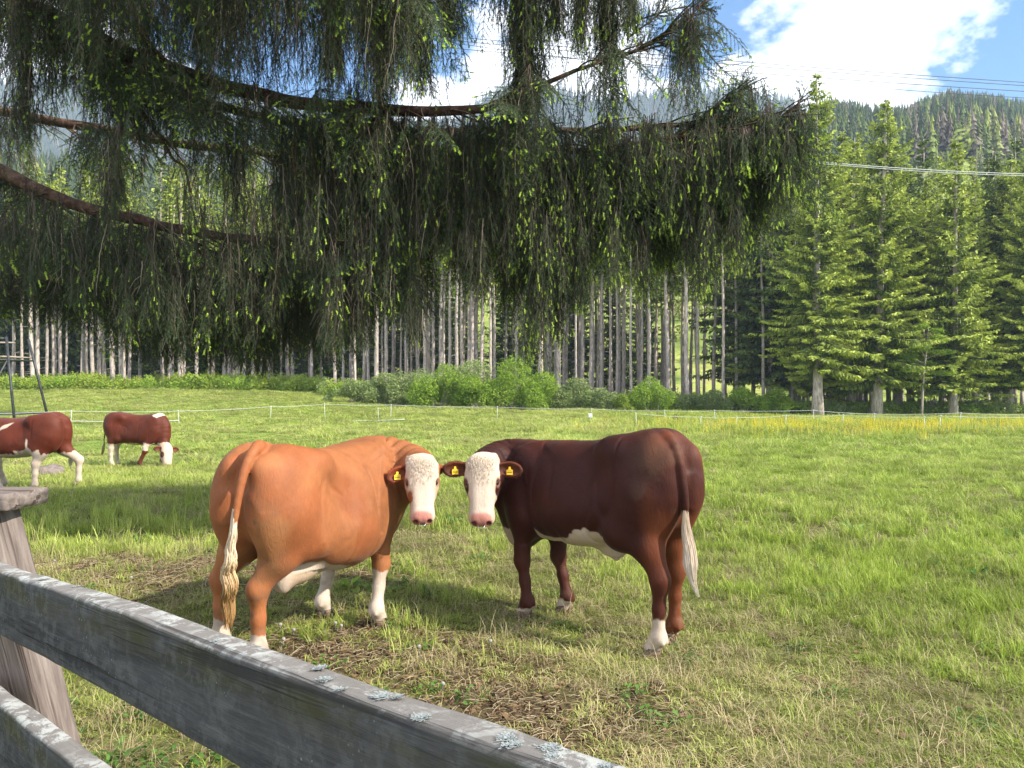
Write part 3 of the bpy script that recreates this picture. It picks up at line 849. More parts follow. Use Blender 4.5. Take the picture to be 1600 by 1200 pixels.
    P1 = nb + d0 * S.get('n1', .24); P2 = nh + locd(S['nape']) * S.get('n2', .18)
    tt = np.linspace(0, 1, 7)[:, None]
    nk = (1 - tt) ** 3 * nb + 3 * (1 - tt) ** 2 * tt * P1 + 3 * (1 - tt) * tt ** 2 * P2 + tt ** 3 * nh
    for i in range(6):
        t0, t1 = tt[i, 0], tt[i + 1, 0]
        for dz, ra, rb in ((.055, .12, .080), (-.07, .145, .090), (-.20, .125, .065)):
            f0 = 1 - .62 * t0; f1 = 1 - .62 * t1
            cap(nk[i] + [0, 0, dz * f0 * sc], nk[i + 1] + [0, 0, dz * f1 * sc], (ra + (rb - ra) * t0) * sc, (ra + (rb - ra) * t1) * sc, .06)
    ell((L + .13 * sc, by, zt(L) - .55 * sc), (.15 * sc, .125 * sc, .22 * sc), .10)   # brisket
    cap((L + .16 * sc, by, zt(L) - .66 * sc), nk[4] + [0, 0, -.12], .07 * sc, .03, .09)  # dewlap
    # head
    def hell(a, s, n_, r, k=.03): ell(hp(a, s, n_), np.array(r) * hs * [1, hw, 1], k, Rh)
    def hcap(a, b, ra, rb, k=.03): cap(hp(*a), hp(*b), ra * hs, rb * hs, k)
    hell(.095, 0, -.075, (.13, .120, .095), .05)
    hell(.015, 0, -.05, (.055, .088, .062), .04)
    hcap((.10, 0, -.075), (.40, 0, -.058), .104, .068, .04)
    hcap((.13, .045, -.045), (.40, .032, -.035), .064, .052, .03); hcap((.13, -.045, -.045), (.40, -.032, -.035), .064, .052, .03)
    for s in (1, -1):
        hell(.175, s * .088, -.048, (.055, .036, .042), .03)
        hell(.20, s * .072, -.135, (.10, .038, .085), .05)
        hcap((.17, s * .05, -.15), (.38, s * .028, -.10), .055, .040, .04)
    hell(.44, 0, -.058, (.062, .080, .062), .05)
    hell(.455, .038, -.045, (.048, .040, .048), .025); hell(.455, -.038, -.045, (.048, .040, .048), .025)
    hell(.45, 0, -.115, (.052, .055, .035), .02)
    core_n = len(prims)
    # ears, cupped
    ears = []
    for s in (1, -1):
        eb = hp(.055, s * .105, -.085)
        ed = fa * S['eardrop'][0 if s > 0 else 1] + sv * s - nn * np.atleast_1d(S.get('earback', .15))[0 if (s > 0 or np.size(S.get('earback', .15)) == 1) else 1]; ed /= np.linalg.norm(ed)
        el_ = S.get('earlen', .165) * hs
        op = nn - ed * (nn @ ed); op = op + fa * .25; op -= ed * (op @ ed); op /= np.linalg.norm(op)
        wdv = np.cross(op, ed)
        Re = np.stack([ed, wdv, op], 1)
        c = eb + ed * el_ * .52
        ears.append((s, eb, c, ed, wdv, op, Re, el_))
        cap(eb, eb + ed * el_ * .3, .030 * hs, .034 * hs, .03)
        ell(c, (el_ * .56, .064 * hs, .030 * hs), .02, Re)
    # extras (udder, navel flap)
    for e in S.get('extra', []): ell(*e)
    # tail (bone part)
    tl = [loc(q) for q in S['tail']]
    tl = curve(tl, 14)
    for i in range(13):
        r0, r1 = np.interp([i / 13, (i + 1) / 13], [0, .12, .5, 1], np.array([.048, .036, .025, .016]) * S.get('tailw', 1.0))
        cap(tl[i], tl[i + 1], r0, r1, .035 if i < 3 else .006)
    bb = []
    for fn, a, k in prims:
        if fn is d_cap: lo_ = np.minimum(a[0] - a[2], a[1] - a[3]); lo_ = np.minimum(lo_, np.minimum(a[0], a[1]) - max(a[2], a[3])); hi_ = np.maximum(a[0], a[1]) + max(a[2], a[3])
        else: r_ = max(a[1]); lo_ = a[0] - r_; hi_ = a[0] + r_
        bb.append((lo_ - k - .02, hi_ + k + .02))
    cuts = []
    for s in (1, -1):
        cuts.append((hp(.485, s * .047, -.022), np.array([.018, .017, .026]) * hs, Rh, .012))       # nostrils
    cuts.append((hp(.462, 0, -.098), np.array([.055, .085, .006]) * hs, Rh, .012))                   # mouth line
    for s, eb, c, ed, wdv, op, Re, el_ in ears:
        cuts.append((c + op * .026 * hs, np.array([el_ * .46, .050 * hs, .032 * hs]), Re, .01))
    for s in (1, -1): cuts.append((hp(.180, s * .114, -.024), np.array([.030, .022, .019]) * hs, Rh, .012))
    flank = [((hx + .34 * sc, s * .395 * sc, zt(.3) - .23 * sc), (.13 * sc, .105 * sc, .13 * sc)) for s in (1, -1)]
    cleft = (v3(hx - .33 * sc, 0, .78 * sc), np.array([.14, .030, .26]) * sc)
    def field(p):
        d = torso(p)
        for s_, (c, r) in zip((1, -1), flank): d = smax(d, -d_ell(p, v3(*c), r), .18)
        for (fn, a, k), (lo_, hi_) in zip(prims, bb):
            mk2 = ((p > lo_) & (p < hi_)).all(1)
            if not mk2.any(): continue
            dd = fn(p[mk2], *a)
            d[mk2] = smin(d[mk2], dd, k)
        m2 = np.linalg.norm(p - cleft[0], axis=1) < .5
        if m2.any():
            # keep the tail out of the cleft cut
            d[m2] = smax(d[m2], -d_ell(p[m2], *cleft), .05)
            dt = np.full(m2.sum(), 9.)
            for i in range(13):
                r0, r1 = np.interp([i / 13, (i + 1) / 13], [0, .12, .5, 1], np.array([.048, .036, .025, .016]) * S.get('tailw', 1.0))
                dt = np.minimum(dt, d_cap(p[m2], tl[i], tl[i + 1], r0, r1))
            d[m2] = smin(d[m2], dt, .01)
        for c, r, R, k in cuts:
            m3 = np.linalg.norm(p - c, axis=1) < max(r) + .05
            if m3.any(): d[m3] = smax(d[m3], -d_ell(p[m3], c, r, R), k)
        return d
    allp = np.concatenate([[a for a, _ in bb], [b for _, b in bb]])
    lo = np.minimum(allp.min(0), [X[0], -.4, 0]) - .03; hi = np.maximum(allp.max(0), [X[-1], .4, 0]) + .03
    V, Q = surface_nets(field, lo, hi, h)
    V = smooth_mesh(V, Q, 3, .5)
    N = vnormals(V, Q)
    # relief: neck folds, ribs, loose skin, muscle
    x, y, z = V.T
    dn = np.full(len(V), 9.); tn = np.zeros(len(V))
    nkd = curve(nk, 40)
    for i, q in enumerate(nkd):
        dd = np.linalg.norm(V - q, axis=1); b = dd < dn; dn[b] = dd[b]; tn[b] = i / 39
    infold = ss(.27, .19, dn) * ss(.12, .30, tn) * ss(1.0, .78, tn)
    H3 = (V - poll) @ Rh / hs / [1, hw, 1]
    onhead = (H3[:, 0] > -.07) & (H3[:, 0] < .56) & (np.abs(H3[:, 1]) < .30) & (H3[:, 2] > -.235) & (H3[:, 2] < .12)
    facem = onhead & (H3[:, 2] > -.19 + .05 * ss(.1, .3, H3[:, 0]))
    infold = infold * (~facem)
    ph = tn * 17 + 1.1 * vnoise(V * 5, 3) + y * 2
    disp = -0.017 * infold * S.get('folds', 1.0) * (np.abs(np.sin(ph * 1.25)) ** 4) * (0.5 + .5 * ss(-.6, .6, vnoise(V * 3, 4)))
    body = ss(-.05, .15, x) * ss(L + .1, L - .15, x) * (z > .5)
    disp = disp + body * 0.0035 * S.get('ribs', 1.0) * np.sin((x - .25 * z) * 52 + vnoise(V * 2.5, 8)) * ss(.25, .45, x) * ss(-.3, .5, fbm(V * 2.2, 12, 2))
    disp = disp + body * 0.015 * fbm(V * 3.2, 6, 3)
    # skin folds at stifle / elbow
    disp = disp - 0.007 * ss(.13, .0, np.abs(fbm(V * np.array([4., 4., 1.5]), 21, 2))) * body
    disp = disp * (~facem)
    disp = disp + 0.001 * fbm(V * 30, 9, 2) * (onhead & (H3[:, 0] < .16) & (H3[:, 2] > -.12))
    V = V + N * disp[:, None]
    x, y, z = V.T
    # ---- coat
    q = fbm(V * 9, 33, 3); q2 = fbm(V * 28, 34, 3)
    base = np.array(S['coat'], float)
    c = base[None] * (1 + .38 * fbm(V * 2.5, 41, 3) + .16 * q2 + .16 * fbm(V * np.array([7, 7, 3.]), 47, 3))[:, None]
    tint = S.get('tint')                          # a warmer, lighter zone (inner thigh, flank edge)
    if tint is not None:
        for zf, colr in tint: c = c + (np.array(colr) - c) * np.clip(zf(x, y, z, fbm(V * 4, 55, 3)), 0, 1)[:, None]
    white = np.full(len(V), -1.0)
    for f in S['white']: white = np.maximum(white, f(x, y, z, q * .05 + q2 * .02))
    if S.get('facewhite', True):
        fw = np.minimum(H3[:, 2] + .165 + .01 * q2, .02) * onhead + (-1) * (~onhead)
        fw = np.where(np.abs(H3[:, 1]) > .122, -1, fw)
        white = np.maximum(white, fw)
    for ctr, r in S.get('patch', []):
        dpt = np.linalg.norm((H3 - np.array(ctr)) / np.array(r), axis=1) - 1 + .25 * q
        white = np.where(onhead & (dpt < 0), -1, np.where(onhead & (dpt < .15), np.minimum(white, dpt * .05), white))
    wf = ss(-.006, .006, white)[:, None]
    c = c * (1 - wf) + WHITE * S.get('whitecol', 1.0) * (1 + .08 * q2[:, None]) * wf
    tn_ = (onhead * np.clip(.30 + .9 * fbm(V * 16, 61, 3), 0, .6) * ss(.05, .11, np.abs(H3[:, 1])) * wf[:, 0])[:, None]
    c = c * (1 - tn_) + np.array([.42, .24, .14]) * tn_
    # ears
    for s, eb, cc, ed, wdv, op, Re, el_ in ears:
        E = (V - cc) @ Re
        ine = ((E[:, 0] / (el_ * .62)) ** 2 + (E[:, 1] / .075) ** 2 < 1) & (np.abs(E[:, 2]) < .036) & (np.abs(H3[:, 1]) > .115)
        ec = np.array(S['earcol'])[None] * (1 - .55 * ss(-.012, .012, E[:, 2]) * (np.abs(E[:, 1]) < .03))[:, None]
        c = np.where(ine[:, None], ec * (1 + .2 * q[:, None]), c)
    # muzzle, nostrils, eye rims
    mz = (onhead * ss(.408, .435, H3[:, 0] + .15 * (H3[:, 2] + .03) - .35 * np.maximum(np.abs(H3[:, 1]) - .035, 0) + .012 * q) * ss(-.10, -.07, H3[:, 2]) * ss(.078, .060, np.abs(H3[:, 1])))[:, None]
    lip = (onhead * .45 * ss(.38, .44, H3[:, 0]) * (np.abs(H3[:, 1]) < .105))[:, None]
    c = c * (1 - lip) + np.array([.50, .33, .28]) * lip
    c = c * (1 - mz * .85) + PINK * (1 + .15 * q[:, None]) * mz * .85
    for s in (1, -1):
        dno = np.linalg.norm((H3 - [.485, s * .047, -.024]) / [.022, .021, .03], axis=1)
        c = c * (1 - .9 * ss(1.15, .8, dno)[:, None] * onhead[:, None]) + np.array([.10, .03, .025]) * (.9 * ss(1.15, .8, dno) * onhead)[:, None]
        de = np.linalg.norm((H3 - [.180, s * .106, -.024]) / [.040, .032, .028], axis=1)
        k_ = (.85 * ss(1.25, .7, de) * onhead)[:, None]
        c = c * (1 - k_) + np.array([.16, .07, .05]) * k_
    ml = ((np.abs(H3[:, 1]) < .10) * .6 * ss(.02, .008, np.abs(H3[:, 2] + .098)) * ss(.41, .43, H3[:, 0]) * onhead)[:, None]
    c = c * (1 - ml) + np.array([.22, .10, .08]) * ml
    lipg = (.7 * ss(.5, .508, H3[:, 0] + .02 * q) * ss(.03, .01, np.abs(H3[:, 1])) * onhead)[:, None]
    c = c * (1 - lipg) + np.array([.16, .13, .13]) * lipg
    # dirt on hocks and lower legs, dark soles
    g0 = min(f[2] for f in ft.values())
    dirt = np.maximum(ss(.62, .15, z - g0) * ss(-.05, .4, q + .6 * q2), .8 * ss(.12, .45, fbm(V * 5, 71, 4)) * ss(.15, -.1, x)) * S.get('dirt', .5)
    c = c * (1 - dirt[:, None]) + np.array([.13, .085, .05]) * dirt[:, None]
    for zf, colr in S.get('marks', []):
        k_ = np.clip(zf(x, y, z, q, q2), 0, 1)[:, None]; c = c * (1 - k_) + np.array(colr) * k_
    wet = mz[:, 0]
    c = np.clip(c, .003, .9)
    me = mesh_from(name + '_body', V, Q, True, None, [MAT_COAT], {'coat': c, 'wet': wet})
    link('body', me, root)
    # eyes
    for s in (1, -1):
        bm = bmesh.new(); bmesh.ops.create_uvsphere(bm, u_segments=16, v_segments=10, radius=.0235 * hs)
        em = bpy.data.meshes.new('eye'); bm.to_mesh(em); bm.free(); em.materials.append(MAT_EYE)
        for p_ in em.polygons: p_.use_smooth = True
        link('eye', em, root, hp(.180, s * .094, -.036))
    # hooves: two claws each
    for key, f in ft.items():
        hb = MB(); dirv = S.get('toe', {}).get(key, (1, 0)); dv = np.array([dirv[0], dirv[1], 0.]); dv /= np.linalg.norm(dv); sdv = np.array([-dv[1], dv[0], 0])
        for s in (1, -1):
            rings = [(.062, -.010, .030, .046), (.040, .002, .031, .052), (.015, .014, .033, .060), (.0, .018, .033, .062)]
            Vh = []; nseg = 10
            for zz, off, rw, rl in rings:
                for j in range(nseg):
                    a = j * 6.283 / nseg
                    pt = f * [1, 1, 0] + [0, 0, f[2] + zz * sc] + dv * (off + math.cos(a) * rl - (0.0)) * sc * .9 + sdv * (s * .026 + math.sin(a) * rw * .75) * sc
                    Vh.append(pt)
            Vh = np.array(Vh); jj = np.arange(nseg)
            Qh = np.concatenate([np.stack([r_ * nseg + jj, (r_ + 1) * nseg + jj, (r_ + 1) * nseg + (jj + 1) % nseg, r_ * nseg + (jj + 1) % nseg], 1) for r_ in range(3)])
            top_c = Vh[:nseg].mean(0); Th = np.stack([jj, (jj + 1) % nseg, np.full(nseg, len(Vh))], 1)
            hb.add(np.concatenate([Vh, top_c[None] + [0, 0, .008]]), Qh, Th)
        link('hoof', hb.mesh('hoof', [MAT_HOOF], True), root)
    # tail switch
    r = np.random.default_rng(S.get('seed', 1))
    tb = MB(); tt_ = S.get('tuft')
    if tt_:
        cpts = curve([loc(q_) for q_ in tt_['path']], 26)
        wprof = tt_['w']
        for i in range(tt_['n']):
            a = r.uniform(0, 6.28); rr = r.uniform(.2, 1) ** .6
            st = r.uniform(0, .35) * (i % 3 > 0); en = r.uniform(.62, 1.0)
            ts = np.linspace(st, en, 18)
            base_p = np.stack([np.interp(ts, np.linspace(0, 1, 26), cpts[:, k]) for k in range(3)], 1)
            wv = np.interp(ts, np.linspace(0, 1, len(wprof)), wprof) * rr
            ph_ = r.uniform(0, 6.28) if r.random() < .4 else a
            wavy = tt_['wave'] * np.sin(ts * tt_['freq'] + .4 * ph_) * ss(st, st + .3, ts)
            off = np.stack([np.cos(a + .8 * ts) * wv + wavy * .4, np.sin(a + .8 * ts) * wv + wavy, 0 * ts], 1)
            tb.tube(base_p + off, [.0024, .0030, .0026, .0010], 3, cap=False, tip=np.repeat(np.clip(ts + r.normal(0, .08), 0, 1), 3))
        link('tail_switch', tb.mesh('tail_switch', [tt_['mat']], True), root, kind='stuff')
    # forelock of short curls
    nf = S.get('curls', 0)
    if nf:
        fm = onhead & (H3[:, 0] < .24) & (H3[:, 2] > -.12) & (np.abs(H3[:, 1]) < .11)
        Nn = vnormals(V, Q); ids = np.nonzero(fm)[0]; cb = MB()
        pr = (ss(.22, -.03, H3[ids, 0]) * ss(.115, .05, np.abs(H3[ids, 1]))) ** 1.2; ids = ids[r.random(len(ids)) < pr]
        for i in r.choice(ids, min(nf, len(ids)), replace=False):
            n_ = Nn[i]; t1 = np.cross(n_, r.normal(0, 1, 3)); t1 /= np.linalg.norm(t1); t2 = np.cross(n_, t1)
            ln = r.uniform(.016, .042) * hs * (1.25 if H3[i, 0] < .05 else 1); R_ = r.uniform(.002, .005); tw = r.uniform(2, 5)
            flow = fa * .8 + t1 * .5
            ts = np.linspace(0, 1, 8)
            pth = V[i] + n_ * (np.sin(ts * 2.6) * .24 * ln)[:, None] + flow * (ts * ln * .8)[:, None] + t1 * (R_ * (np.cos(ts * tw) - 1))[:, None] + t2 * (R_ * np.sin(ts * tw))[:, None]
            cb.tube(pth, [.0012, .0014, .0006], 3, cap=False, tip=r.uniform(0, 1))
        link('forelock', cb.mesh('forelock', [MAT_HAIRW], True), root, kind='stuff')
        fr = MB()                        # ear fringe hair
        for s, eb, cc, ed, wdv, op, Re, el_ in ears:
            for i in range(90):
                u_ = r.uniform(-.45, .5); sd = r.choice([-1, 1])
                p0 = cc + ed * u_ * el_ + wdv * sd * .058 * hs * math.sqrt(max(0, 1 - (u_ / .56) ** 2)) + op * .004
                p1 = p0 + (wdv * sd * .6 + ed * .5 + op * r.uniform(-.2, .6)) * r.uniform(.008, .02)
                fr.tube([p0, p1], [.0012, .0004], 3, cap=False)
        me_ = fr.mesh('ear_hair', [M(name + '_ear_hair').surf(tuple(np.array(S['earcol']) * .8), .7, .2)])
        link('ear_hair', me_, root, kind='stuff')
    # ear tags
    for s, eb, cc, ed, wdv, op, Re, el_ in ears:
        if not S.get('tags', True): break
        if s in S.get('notag', ()): continue
        tgt = np.array([0, 0, -1.0]); tc_ = cc + op * (.014) * hs + ed * .0
        up = -(tgt - op * (tgt @ op)); up /= np.linalg.norm(up); sd_ = np.cross(up, op)
        w2, h2 = .0205, .0235
        tm = MB()
        outl = [(-w2, -h2), (w2, -h2), (w2, h2 * .35), (w2 * .35, h2 * .62), (w2 * .3, h2 * 1.25), (-w2 * .3, h2 * 1.25), (-w2 * .35, h2 * .62), (-w2, h2 * .35)]
        Va = [tc_ + sd_ * a + up * (b - .012) + op * .002 for a, b in outl] + [tc_ + sd_ * a + up * (b - .012) - op * .001 for a, b in outl]
        n8 = 8
        me_ = bpy.data.meshes.new('ear_tag')
        me_.from_pydata([tuple(a) for a in Va], [], [tuple(range(n8)), tuple(range(2 * n8 - 1, n8 - 1, -1))] + [(j, j + n8, (j + 1) % n8 + n8, (j + 1) % n8) for j in range(n8)])
        me_.materials.append(MAT_TAG)
        tg = link('ear_tag', me_, root)
        ps = MB()
        for rr_ in range(2):
            for cc_ in range(4):
                o_ = tc_ + sd_ * (-.012 + cc_ * .008) + up * (-.012 + .007 - rr_ * .013) + op * .0028
                for (aa, bb_) in ((0, 0),): ps.box(o_, (.0045, .0085, .0006) if rr_ else (.003, .004, .0006), np.stack([sd_, up, op], 1))
        link('tag_print', ps.mesh('tag_print', [MAT_TAGINK]), tg)
    if S.get('ring'):
        rb = MB(); a = np.linspace(-2.35, 2.35, 22)
        c0 = hp(.487, 0, -.030)
        pts = np.array([c0 + (sv * math.sin(t) * .026 + fa * (math.cos(t) * .024 + .012) + nn * (.012 + .014 * math.cos(t))) * hs for t in a])
        rb.tube(pts, .0020, 8); link('nose_ring', rb.mesh('nose_ring', [MAT_STEEL], True), root)
    return root

gz = lambda x, y: float(H(x, y))
# ---- the orange-brown cow on the left
def foot(x, y, dz=0): return (x, y, gz(x, y) + dz)
oO = np.array([-1.40, 4.33]); 
orange = dict(notag=(1,), L=.92, sc=1.0, fat=1.04, leg=1.0, hipx=0.0,
    x=[-.21, -.16, -.05, .12, .32, .55, .78, .98, 1.14, 1.24],
    top=[.98, 1.12, 1.24, 1.235, 1.205, 1.20, 1.215, 1.215, 1.14, 1.03], bot=[.86, .78, .70, .58, .47, .42, .45, .52, .60, .72],
    wid=[.09, .18, .25, .285, .315, .335, .30, .215, .15, .08], bend=-.08,
    feet=dict(hl=foot(-1.70, 4.47), hr=foot(-1.40, 4.24), fl=foot(-1.27, 5.13), fr=foot(-.875, 4.97)),
    toe=dict(fr=(1, -.5), fl=(1, .3)),
    poll=P(659, 719, 4.93), face=(.045, -.28, -.93), brow=(.13, -1, -.0), nape=(-.05, 1, -.02), head=.815, hw=1.10, n1=.22, n2=.20, neckup=.1,
    eardrop=(.3, .50), earback=(4.0, -.05), earlen=.175, folds=1.3, ribs=.6,
    tailw=.85, coat=(.245, .090, .034), earcol=(.20, .045, .016), curls=1100, ring=True, seed=4, dirt=.45,
    tail=[P(412, 703, 4.32), P(401, 699, 4.16), P(386, 725, 4.085), P(375, 765, 4.04), P(367, 810, 4.02), P(363, 835, 4.02)],
    tuft=dict(path=[P(367, 795, 4.02), P(362, 850, 4.01), P(358, 890, 4.00), P(358, 930, 4.0), P(354, 985, 4.0)], w=[.012, .018, .028, .040, .038, .020], n=330, wave=.018, freq=24, mat=MAT_HAIRB),
    extra=[((.18, 0, .50), (.20, .15, .10), .08), ((.06, -.06, .46), (.05, .045, .07), .05)],
    patch=[((.285, -.070, -.050), (.080, .034, .06))],
    white=[lambda x, y, z, q: np.where((x > -.02) & (x < .45) & (np.abs(y) < .22) & (z > .34), .56 - z + q, -1),
           lambda x, y, z, q: .50 - z + .04 * np.sin(x * 9) + q - 1.0 * (x < .16) - 1.0 * (x > .72) - 1.0 * (z < .38) - .9 * (np.abs(y) > .27),
           lambda x, y, z, q: np.where((x > .5), .36 - z + q, -1),
           lambda x, y, z, q: np.where((x < .35), .20 - z + q + .35 * np.clip(x + .02, 0, 1), -1)],
    tint=[(lambda x, y, z, n: ss(.02, -.12, x) * ss(.9, .7, np.abs(y) / .35) * ss(.45, .7, z) * ss(1.2, 1.0, z) * .55 * ss(-.5, .4, n), (.36, .165, .07)),
          (lambda x, y, z, n: ss(.05, -.25, n) * .35, (.19, .042, .012)),
          (lambda x, y, z, n: ss(.62, .35, z) * ss(.35, .1, x) * .5, (.34, .125, .05))],
    marks=[(lambda x, y, z, q, q2: ss(.0, .1, x) * ss(.36, .30, x) * (z < .50) * (np.abs(y) < .17) * (z > .3) * .65, (.36, .25, .16)),
           (lambda x, y, z, q, q2: ss(.08, .3, q + .8 * q2) * np.exp(-((z - .90) / .10) ** 2 - ((y + .13) / .06) ** 2) * (x < 0) * .9, (.10, .06, .04)),
           (lambda x, y, z, q, q2: ss(.1, .3, q + .8 * q2) * np.exp(-((z - .36) / .07) ** 2) * (x < .1) * (y < 0) * .8, (.09, .055, .035))])
build_cow('cow', (oO[0], oO[1], 0), (.40, .916), orange,
          'light orange-brown cow with blond tail, seen from behind, turning its white face round', None)
# ---- the dark red-brown cow on the right
darkc = dict(L=1.02, sc=1.0, fat=.88, leg=.93, hipx=0.03,
    x=[-.17, -.12, -.03, .14, .34, .55, .78, 1.0, 1.15, 1.25],
    top=[1.04, 1.19, 1.30, 1.30, 1.26, 1.235, 1.22, 1.20, 1.12, 1.02], bot=[.88, .78, .72, .66, .58, .535, .53, .54, .60, .70],
    wid=[.08, .15, .195, .23, .265, .28, .26, .195, .14, .08], bend=.06,
    feet=dict(hl=foot(.83, 4.44), hr=foot(.985, 4.72), fl=foot(.085, 5.17), fr=foot(.365, 5.31)),
    toe=dict(hl=(1, .6), fl=(1, .4)),
    poll=P(753, 717, 4.99), face=(.0, -.26, -.95), brow=(-.04, -1, .0), nape=(.05, .95, .0), head=.865, hw=1.12, n1=.26, n2=.22, neckup=.05,
    eardrop=(.16, .10), earback=-.12, earlen=.185, folds=1.0, ribs=.9,
    coat=(.030, .0055, .0034), earcol=(.10, .025, .010), curls=1100, ring=True, seed=9, dirt=.3,
    tail=[P(1026, 684, 4.62), P(1046, 686, 4.46), P(1060, 715, 4.375), P(1067, 755, 4.35), P(1071, 785, 4.35), P(1071, 808, 4.36)],
    tuft=dict(path=[P(1071, 792, 4.35), P(1073, 830, 4.35), P(1078, 870, 4.34), P(1082, 900, 4.33), P(1091, 934, 4.32)], w=[.013, .022, .034, .040, .022, .004], n=260, wave=.006, freq=9, mat=MAT_HAIRW),
    extra=[((.36, 0, .57), (.11, .05, .085), .07), ((.33, .0, .515), (.03, .022, .05), .03)],
    patch=[((.205, .098, -.065), (.070, .036, .06)), ((.205, -.098, -.055), (.058, .032, .06)), ((.235, .09, -.11), (.06, .03, .05))],
    white=[lambda x, y, z, q: .635 - z + q * 1.2 + .05 * np.exp(-((x - .38) / .10) ** 2) - 1.0 * (x < .24) - 1.0 * (x > .86) - 1.0 * (z < .46) - .25 * ss(.45, .6, x) * ss(.9, .72, x) * .2,
           lambda x, y, z, q: np.where((x > .6) & (x < 1.4), .095 - z + q, -1),
           lambda x, y, z, q: np.where((x > 1.12) & (x < 1.35), .58 - z + q, -1),
           lambda x, y, z, q: np.where((x < .35) & (y > 0), .235 - z + q, -1)],
    tint=[(lambda x, y, z, n: ss(.0, -.10, x) * ss(.3, .6, z) * .75 * ss(-.6, .3, n), (.125, .033, .011)),
          (lambda x, y, z, n: ss(.66, .35, z) * .6, (.062, .014, .006)),
          (lambda x, y, z, n: (y < 0) * ss(.3, .0, x) * ss(.9, .5, z) * .7, (.15, .042, .013)),
          (lambda x, y, z, n: ss(.1, .5, n) * ss(.7, 1.0, z) * .5, (.085, .018, .008))])
build_cow('cow', (.90, 4.60, 0), (-.70, .714), darkc,
          'dark red-brown cow with white tail end, standing right of the orange one, face turned back', None)
# ---- the two grazing further off on the left
gX, gY = -8.46, 17.2
graz = dict(tailw=.7, L=.93, sc=.92, fat=1.05, leg=1.12, hipx=0.0,
    x=[-.2, -.14, -.03, .14, .34, .55, .78, 1.0, 1.15, 1.25],
    top=[1.0, 1.13, 1.22, 1.215, 1.19, 1.18, 1.19, 1.19, 1.08, .98], bot=[.82, .72, .62, .56, .50, .48, .48, .50, .56, .66],
    wid=[.08, .16, .23, .25, .27, .28, .26, .20, .13, .07], bend=-.03,
    feet=dict(hl=foot(-9.12, 17.5), hr=foot(-9.02, 17.05), fl=foot(-8.07, 17.45), fr=foot(-8.33, 16.95)),
    poll=P(263, 696, 17.0), face=(.10, -.22, -.95), brow=(.75, -.65, .2), nape=(-.80, .35, .5), head=1.05, n1=.16, n2=.2, neckup=-.5,
    eardrop=(.1, .1), earback=.1, folds=.3, ribs=.3, tags=False,
    coat=(.078, .0155, .0065), earcol=(.13, .04, .02), curls=0, seed=3, dirt=.1,
    tail=[v3(-9.20, 17.25, .80), v3(-9.26, 17.22, .66), v3(-9.28, 17.2, .4), v3(-9.30, 17.2, .15)],
    tuft=dict(path=[v3(-9.28, 17.2, .3), v3(-9.31, 17.2, .1), v3(-9.34, 17.15, -.05)], w=[.01, .03, .03, .01], n=50, wave=.01, freq=9, mat=MAT_HAIRB),
    patch=[((.19, -.10, -.06), (.07, .06, .06))],
    white=[lambda x, y, z, q: np.where(z > .38, .53 - z + 1.2 * q, -1), lambda x, y, z, q: np.where((x < .5) & (z < .72), .47 - z + 2 * q - .22 * (x > .3), -1),
           lambda x, y, z, q: .10 - np.abs(x - 1.02) - np.abs(z - 1.17) * 1.6 + q,
           lambda x, y, z, q: np.where(x > .95, .50 - z + q, -1)])
cw = build_cow('cow', (-9.02, 17.25, gz(-9.02, 17.25)), (1.0, -.06), graz,
          'red-brown cow with white legs grazing with its head down, beyond the orange cow', 'cattle grazing in the background', h=.016)
lc = dict(tailw=.65, L=1.12, sc=1.0, fat=1.05, leg=1.1, hipx=0.0,
    x=[-.2, -.14, -.03, .14, .34, .6, .85, 1.1, 1.25, 1.38],
    top=[1.0, 1.15, 1.26, 1.26, 1.22, 1.19, 1.19, 1.18, 1.10, 1.0], bot=[.84, .76, .68, .62, .55, .52, .52, .54, .58, .68],
    wid=[.08, .18, .26, .28, .30, .32, .30, .25, .17, .09], bend=.0,
    feet=dict(hl=foot(-7.78, 12.25), hr=foot(-7.28, 12.62), fl=foot(-8.10, 11.9), fr=foot(-8.60, 12.75)),
    poll=(-9.35, 11.7, .95), face=(-.55, -.3, -.8), brow=(-.6, -.6, .5), nape=(.8, .2, .3), head=1.0, n1=.22, n2=.2, neckup=.1,
    eardrop=(.1, .1), earback=.1, folds=.3, ribs=.3, tags=False,
    coat=(.085, .0165, .007), earcol=(.13, .04, .02), curls=0, seed=6, dirt=.1,
    tail=[v3(-7.50, 12.55, 1.05), v3(-7.43, 12.60, .97), v3(-7.40, 12.66, .8), v3(-7.41, 12.68, .5)],
    tuft=dict(path=[v3(-7.41, 12.68, .6), v3(-7.42, 12.7, .35), v3(-7.43, 12.7, .15)], w=[.01, .03, .03, .01], n=50, wave=.01, freq=9, mat=MAT_HAIRW),
    white=[lambda x, y, z, q: .60 - z + 1.2 * q, lambda x, y, z, q: np.where(x < .45, .64 - z + 2 * q + .3 * (.16 - np.abs(x - .22)), -1),
           lambda x, y, z, q: .030 - np.abs((z - 1.02) + (x - .66) * .55) - .35 * np.maximum(np.abs(x - .66) - .09, 0) + q * .4,
           lambda x, y, z, q: np.where((x > .2) & (x < .3), .016 - np.abs(x - .235 + q * .3) - .4 * np.maximum(np.abs(z - .76) - .07, 0), -1)])
cw = build_cow('cow', (-7.62, 12.5, gz(-7.62, 12.5)), (-1.0, -.02), lc,
          'red-brown cow with white legs and a white flank streak, cut off by the left edge', 'cattle grazing in the background', h=.015)
